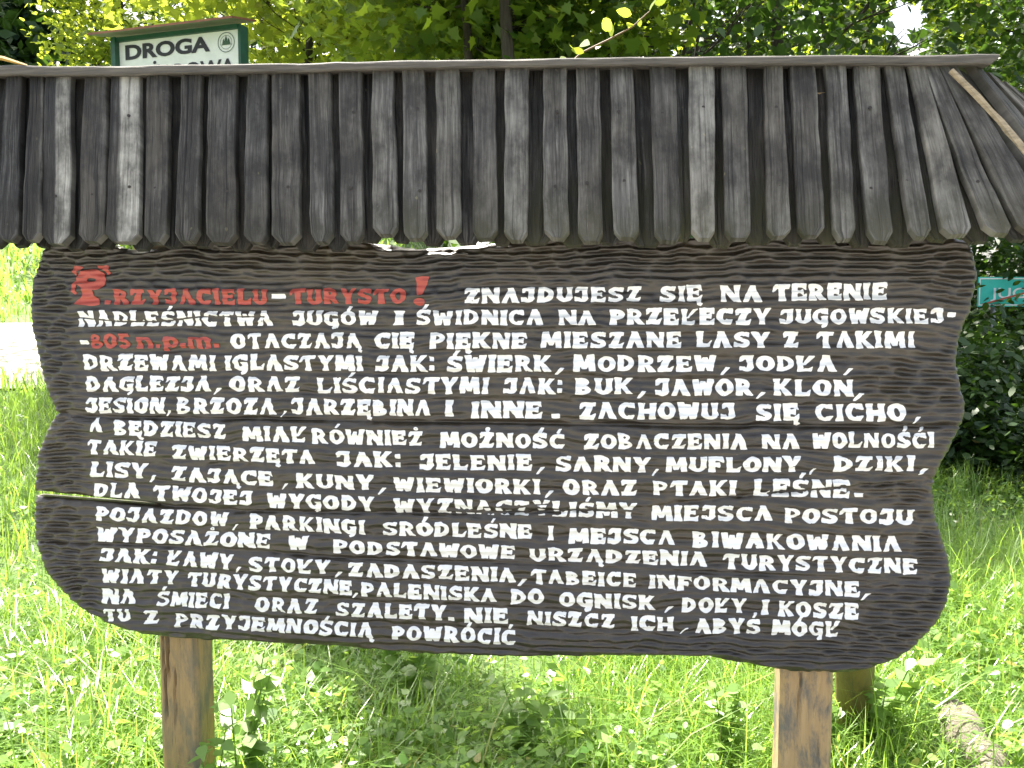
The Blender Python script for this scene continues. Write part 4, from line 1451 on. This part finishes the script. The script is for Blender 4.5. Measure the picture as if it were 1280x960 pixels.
SKYHOLE = [(.449, .030, .320, .040)]
make_tree('slender dark trunked maple, left one of the close pair behind the ridge', (-.42, 9.3), 7.2, 2.0, 3.6, 'maple', M_MAPLE, 5000, .17, 11, .10, (-.03, .0), skew=(.1, 1.2), shade_bough=[(-.55, 9.3, 5.9), (-1.2, 8.2, 5.4), (-1.75, 7.0, 4.9), (-1.80, 6.2, 4.6), (-1.36, 5.3, 4.5), (-1.1, 4.8, 4.5)], name='maple_tree', holes=SKYHOLE)
make_tree('thicker dark trunked maple, right one of the close pair behind the ridge', (-.12, 8.9), 7.4, 2.1, 3.7, 'maple', M_MAPLE, 5000, .17, 12, .135, (.01, 0), skew=(.3, 1.2), name='maple_tree', holes=SKYHOLE)
make_tree('sunlit yellow green maple just right of the small white sign', (-4.6, 16.5), 13, 4.3, 4.4, 'maple', M_LIME, 9000, .22, 13, .2, name='maple_tree', holes=SKYHOLE)
make_tree('bright lime green tree directly behind the small white sign', (-13.2, 30), 14.5, 2.5, 3.5, 'oval', M_LIME, 9000, .24, 14, .2, holes=SKYHOLE)
make_conifer('dark blue green spruce at the far left, next to the lime green tree', (-27, 48), 25, 5.0, 15)
make_conifer('dark blue green spruce cut off by the left picture edge', (-30.5, 50), 25, 5.5, 16)
make_tree('bushy tree with many thin dark stems behind the middle of the ridge', (1.5, 11), 10.5, 3.0, 2.6, 'oval', M_DARKLEAF, 9000, .15, 17, .12, (.03, 0), extra_stems=7, holes=SKYHOLE)
make_tree('dark spreading tree behind the right half of the ridge', (4.1, 13.5), 12, 3.3, 3.4, 'oval', M_DARKLEAF, 9000, .17, 18, .16, (-.02, 0), extra_stems=3, holes=SKYHOLE)
make_tree('mid green tree left of the gap of bright sky', (7.4, 19), 13.5, 3.3, 4.2, 'maple', M_MAPLE, 8000, .19, 19, .17, holes=SKYHOLE)
make_tree('dark broad tree right of the gap of bright sky', (7.3, 12.3), 12.5, 3.0, 3.2, 'oval', M_DARKLEAF, 9000, .17, 20, .18, skew=(.35, 0), holes=SKYHOLE)
make_tree('green tree at the far right edge, beyond the broad dark one', (12.3, 17.5), 13, 3.8, 3.2, 'maple', M_DARKLEAF, 8000, .2, 21, .18, holes=SKYHOLE)
make_tree('leafy maple in front of the lit one, left of the trunk pair', (-3.3, 14.2), 9.5, 2.6, 3.9, 'maple', M_LIME, 7000, .19, 22, .12, name='maple_tree', skew=(-.1, .3), holes=SKYHOLE)
make_tree('pale green tree seen between the trunk pair and the many stemmed tree', (.6, 19), 13.5, 3.6, 4.5, 'maple', M_LIME, 8000, .22, 23, .17, name='maple_tree', holes=SKYHOLE)

def make_bush(label, base, h, r, seed, mat, n=5200, size=.11):
    rng = np.random.default_rng(seed)
    rnd = random.Random(seed)
    x, y = base
    root = empty('bush', (x, y, float(land_z(x, y))), 0, label=label, cat='bush', group='bushes along the wood edge')
    mb = MB()
    for k in range(9):
        a = rnd.uniform(0, 6.28)
        e = Vector((math.cos(a) * r * .7, math.sin(a) * r * .7, h * rnd.uniform(.6, .95)))
        mb.tube([(0, 0, -.1), tuple(e * .5 + Vector((0, 0, h * .12))), tuple(e)], [.022, .014, .004], 5, cap=False)
    mb.build('stem', M_BARK, root)
    nc = n // 12
    d = rng.normal(size=(nc, 3)); d /= np.linalg.norm(d, axis=1)[:, None]
    d[:, 2] = np.abs(d[:, 2])
    rad = (.35 + .65 * rng.random(nc) ** .5) * (1 + .3 * vnoise(d[:, 0] * 2 + seed, d[:, 1] * 2 + d[:, 2] * 2, 83))
    c = d * rad[:, None] * np.array([r, r, h])
    cs = np.repeat(c, 12, 0) + rng.normal(0, .13, (nc * 12, 3))
    cs[:, 2] = np.maximum(cs[:, 2], .03)
    v, f, t = leaf_cloud(cs, rng.uniform(.6, 1.3, len(cs)) * size, 'oval', rng, .7, .005, np.repeat(np.clip(rng.normal(.45, .25, nc), 0, 1), 12))
    mesh_const('foliage', v, f, t, mat, root)
make_bush('dense dark bush just right of the carved panel', (4.25, 8.3), 1.30, 1.0, 31, M_DARKLEAF)
make_bush('dark bush growing in front of the teal sign', (5.5, 9.2), 1.36, 1.2, 32, M_DARKLEAF)
make_bush('tall bush behind the teal sign', (6.4, 12.0), 3.0, 1.6, 33, M_DARKLEAF, 7000, .13)
make_bush('low bush at the right edge below the dark ones', (4.75, 7.2), .95, .6, 34, M_DARKLEAF, 2600, .09)
make_bush('tall dark bush hidden mostly by the carved panel', (4.0, 10.5), 3.0, 1.5, 35, M_DARKLEAF, 7000, .13)

def build_far_wood():
    """the far wood that reads as one mass, all round behind the trees"""
    rng = np.random.default_rng(77)
    n = 42000
    u = rng.uniform(-1.15, 1.15, n)
    Y = rng.uniform(40, 54, n)
    X = u * Y
    top = 21 + 5 * vnoise(X * .12, Y * .1, 91) + 2.0 * vnoise(X * .4, Y * .3, 92)
    Z = rng.random(n) ** .8 * top
    sx, sz = X / Y, (Z - 1.5) / Y
    keep = ((sx - .449) / .032) ** 2 + ((sz - .345) / .05) ** 2 > 1
    X, Y, Z = X[keep], Y[keep], Z[keep] + land_z(X[keep], Y[keep]) * .6
    v, f, t = leaf_cloud(np.stack([X, Y, Z], -1), rng.uniform(.5, 1.1, len(X)), 'rhomb', rng, .4)
    o = mesh_const('far_wood', v, f, t, M_DARKLEAF)
    tag(o, 'dense green wood closing the view far behind', 'wood', kind='stuff')
build_far_wood()

# ------------------------------------------------------------------ grass
def blades(px, py, hgt, wid, bend, rng, tone, dry=0.0, heads=None):
    n = len(px)
    z = land_z(px, py)
    a = rng.uniform(0, 2 * math.pi, n)
    dx, dy = np.cos(a), np.sin(a)
    sxx, syy = -dy, dx
    qs = np.array([0, .35, .7, 1.0])
    ws = np.array([1.0, .85, .55, .08])
    v = np.empty((n, 8, 3), np.float32)
    for k in range(4):
        q = qs[k]
        off = bend * hgt * q ** 2
        up = hgt * (q - .28 * np.minimum(bend, 1.6) * q ** 3)
        cx, cy_, cz = px + dx * off, py + dy * off, z + up
        hw = .5 * wid * ws[k]
        v[:, 2 * k] = np.stack([cx - sxx * hw, cy_ - syy * hw, cz], -1)
        v[:, 2 * k + 1] = np.stack([cx + sxx * hw, cy_ + syy * hw, cz], -1)
    b = (np.arange(n) * 8)[:, None]
    f = np.stack([np.concatenate([b + 2 * k, b + 2 * k + 1, b + 2 * k + 3, b + 2 * k + 2], 1) for k in range(3)], 1).reshape(-1, 4)
    t = np.zeros((n, 8, 4), np.float32)
    t[..., 0] = tone[:, None]
    t[..., 1] = (rng.random(n) < dry)[:, None] * rng.uniform(.4, 1, n)[:, None]
    t[..., 3] = 1
    return v.reshape(-1, 3), f, t.reshape(-1, 4)

def build_grass():
    rng = np.random.default_rng(101)
    VV, FF, TT = [], [], []
    def put(n, y0, y1, wid, hmin, hmax, bend, dry, pw=1.0, thin=None):
        Y = y0 + (y1 - y0) * rng.random(n) ** pw
        X = rng.uniform(-.78, .78, n) * (Y + .8)
        pat = vnoise(X * 1.1, Y * 1.1, 95) + .6 * vnoise(X * 3.1, Y * 3.1, 96)
        keep = rng.random(n) < np.clip(.65 + .45 * pat, .15, 1)
        road = (np.abs(Y - 13.0 - .05 * (X + 6)) < 2.6) & (X < -3.2)
        road |= (np.hypot(X - 1.50, (Y - 2.70) * .8) < .15) & (hmax < .9)
        keep &= ~road
        X, Y, pat = X[keep], Y[keep], pat[keep]
        m = len(X)
        hh = rng.uniform(hmin, hmax, m) * (1 + .3 * pat)
        v, f, t = blades(X, Y, hh, wid * rng.uniform(.6, 1.3, m), np.abs(rng.normal(bend, bend * .7, m)), rng, np.clip(.45 + .25 * pat + rng.normal(0, .2, m), 0, 1), dry)
        b = sum(len(q) for q in VV)
        VV.append(v); FF.append(f + b); TT.append(t)
    put(78000, 2.35, 5.0, .0062, .08, .32, .75, .06, .9)
    put(5200, 2.4, 5.0, .0065, .26, .50, 1.1, .10)
    put(42000, 4.6, 9.5, .009, .12, .40, .6, .03)
    put(30000, 9, 20, .022, .15, .45, .6, .02)
    put(26000, 18, 42, .06, .2, .5, .6, .0)
    o = mesh_const('grass', np.concatenate(VV), np.concatenate(FF), np.concatenate(TT), M_GRASS)
    tag(o, 'tall sunlit meadow grass all round the notice board', 'grass', kind='stuff')
    # low broad-leaved herbs between the blades
    npl = 8000
    Y = 2.45 + 6.0 * rng.random(npl) ** 1.4
    X = rng.uniform(-.75, .75, npl) * (Y + .6)
    k = rng.random(npl) < np.clip(.50 + .8 * vnoise(X * 1.1 + 50, Y * 1.1, 97) + .10 * X, .06, 1)
    k &= np.hypot(X - 1.50, (Y - 2.70) * .8) > .12
    X, Y = X[k], Y[k]
    m = 11                                                             # a small rosette of leaves up one short stem
    hh = rng.uniform(.06, .26, len(X))
    lf = rng.uniform(.022, .058, len(X))
    q = rng.random((len(X), m))
    r_ = rng.normal(0, .028, (len(X), m, 2))
    P = np.stack([X[:, None] + r_[..., 0], Y[:, None] + r_[..., 1], land_z(X, Y)[:, None] + hh[:, None] * (.25 + .75 * q)], -1).reshape(-1, 3)
    v, f, t = leaf_cloud(P, np.repeat(lf, m) * rng.uniform(.6, 1.25, len(P)), 'ovate', rng, 1.1, .02, np.repeat(np.clip(rng.normal(.5, .25, len(X)), 0, 1), m))
    o = mesh_const('ground_herbs', v, f, t, M_WEED)
    tag(o, 'low broad leaved herbs growing among the grass', 'ground cover', kind='stuff')
build_grass()

def make_weed(label, x, y, h, seed, leaf=.07, stems=4, spread=.1, mat=None):
    rng = np.random.default_rng(seed)
    rnd = random.Random(seed)
    root = empty('leafy_weed', (x, y, float(land_z(x, y))), 0, label=label, cat='plant', group='leafy weeds in the grass')
    mb = MB()
    cs, sz = [], []
    for s in range(stems):
        a = rnd.uniform(0, 6.28)
        e = Vector((math.cos(a) * spread, math.sin(a) * spread, h * rnd.uniform(.7, 1.05)))
        pts = [Vector((0, 0, -.03)), Vector((e.x * .35, e.y * .35, e.z * .5)), e]
        mb.tube(pts, [.004, .003, .0015], 5, cap=False)
        for k in range(9):
            q = .25 + .75 * k / 8
            p = pts[0].lerp(pts[1], q * 2) if q < .5 else pts[1].lerp(pts[2], q * 2 - 1)
            for j in range(2):
                cs.append(tuple(p)); sz.append(leaf * rnd.uniform(.7, 1.2) * (1.15 - .5 * q))
    mb.build('stem', M_WEED, root)
    v, f, t = leaf_cloud(np.array(cs), np.array(sz), 'ovate', rng, 1.6, 0, np.full(len(cs), .6), .1)
    mesh_const('foliage', v, f, t, mat or M_WEED, root)
w = lambda px, py, Y: at(px, py, Y)
for (lab, px, Y, h, sd, lf, st, sp) in [
        ('big leaved weed growing against the foot of the left post', 285, 2.52, .52, 1, .085, 5, .10),
        ('small weed in front of the left post', 246, 2.30, .40, 2, .07, 3, .06),
        ('broad leaved weed at the foot of the slanting brace', 1112, 2.75, .40, 3, .09, 5, .12),
        ('low weed between the ochre post and the brace', 1062, 2.62, .30, 4, .075, 4, .08),
        ('weed in the sunlit grass below the middle of the panel', 655, 2.85, .34, 5, .08, 4, .1),
        ('weed close to the left side of the ochre post', 915, 2.7, .36, 6, .075, 4, .08),
        ('dark weed in the shaded strip of grass left of the middle', 505, 3.2, .42, 7, .1, 5, .12)]:
    make_weed(lab, (px - 640) / F_PX * Y, Y, h, sd, lf, st, sp)

# ------------------------------------------------------------------ sapling twig that rises over the ridge, fallen log
def build_sapling():
    pts = [Vector((.945, 2.78, 0)), Vector((.90, 2.76, .8)), Vector((.55, 2.70, 1.6)), at(690, 110, 2.62), at(704, 88, 2.6), at(727, 66, 2.58), at(760, 50, 2.55), at(790, 34, 2.52), at(812, 14, 2.5)]
    s = empty('sapling', pts[0], 0, label='thin young sapling whose leafy tip rises above the ridge board', cat='sapling')
    mb = MB()
    loc_ = [p - pts[0] for p in pts]
    mb.tube(loc_, [.009, .008, .006, .0045, .004, .0032, .0028, .0022, .0015], 6, cap=False)
    mb.build('stem', mat_simple('reddish_twig_bark', (.16, .10, .055), .7, 30, .3, .0005), s, True)
    rng = np.random.default_rng(8)
    tips = [(726, 55, .055), (730, 66, .04), (763, 38, .062), (766, 46, .05), (790, 18, .050), (786, 34, .045), (812, 14, .042), (817, 6, .042), (745, 62, .03), (706, 80, .045), (800, 34, .028), (715, 60, .04)]
    cs = np.array([tuple(at(a, b, 2.55) - pts[0]) for a, b, _ in tips])
    v, f, t = leaf_cloud(cs, np.array([c for *_, c in tips]), 'oval', rng, .1, 0, np.full(len(cs), .75), -.6)
    mesh_const('foliage', v, f, t, M_LIME, s)
build_sapling()

def build_log():
    a, b = at(1190, 893, 2.88), at(1248, 990, 2.42)
    mid = on_ground(1215, 930)
    s = empty('fallen_log', (mid.x, mid.y, 0), 0, label='short bleached log lying in the grass at the lower right', cat='log')
    rnd = random.Random(2)
    mb = MB()
    pts = [a.lerp(b, q) - s.location for q in np.linspace(0, 1, 14)]
    pts = [p + Vector((.012 * math.sin(i * .9), .0, .010 * math.cos(i * 1.3))) for i, p in enumerate(pts)]
    mb.tube(pts, [.05, .064, .068, .065, .070, .066, .062, .067, .066, .068, .064, .062, .06, .05], 18, rough=.06, rnd=rnd)
    mb.tube([pts[3], pts[3] + Vector((-.06, -.02, .05)), pts[3] + Vector((-.09, -.03, .07))], [.025, .02, .014], 8, rough=.1, rnd=rnd)
    mb.build('trunk_piece', M_LOG, s, smooth=True)
build_log()
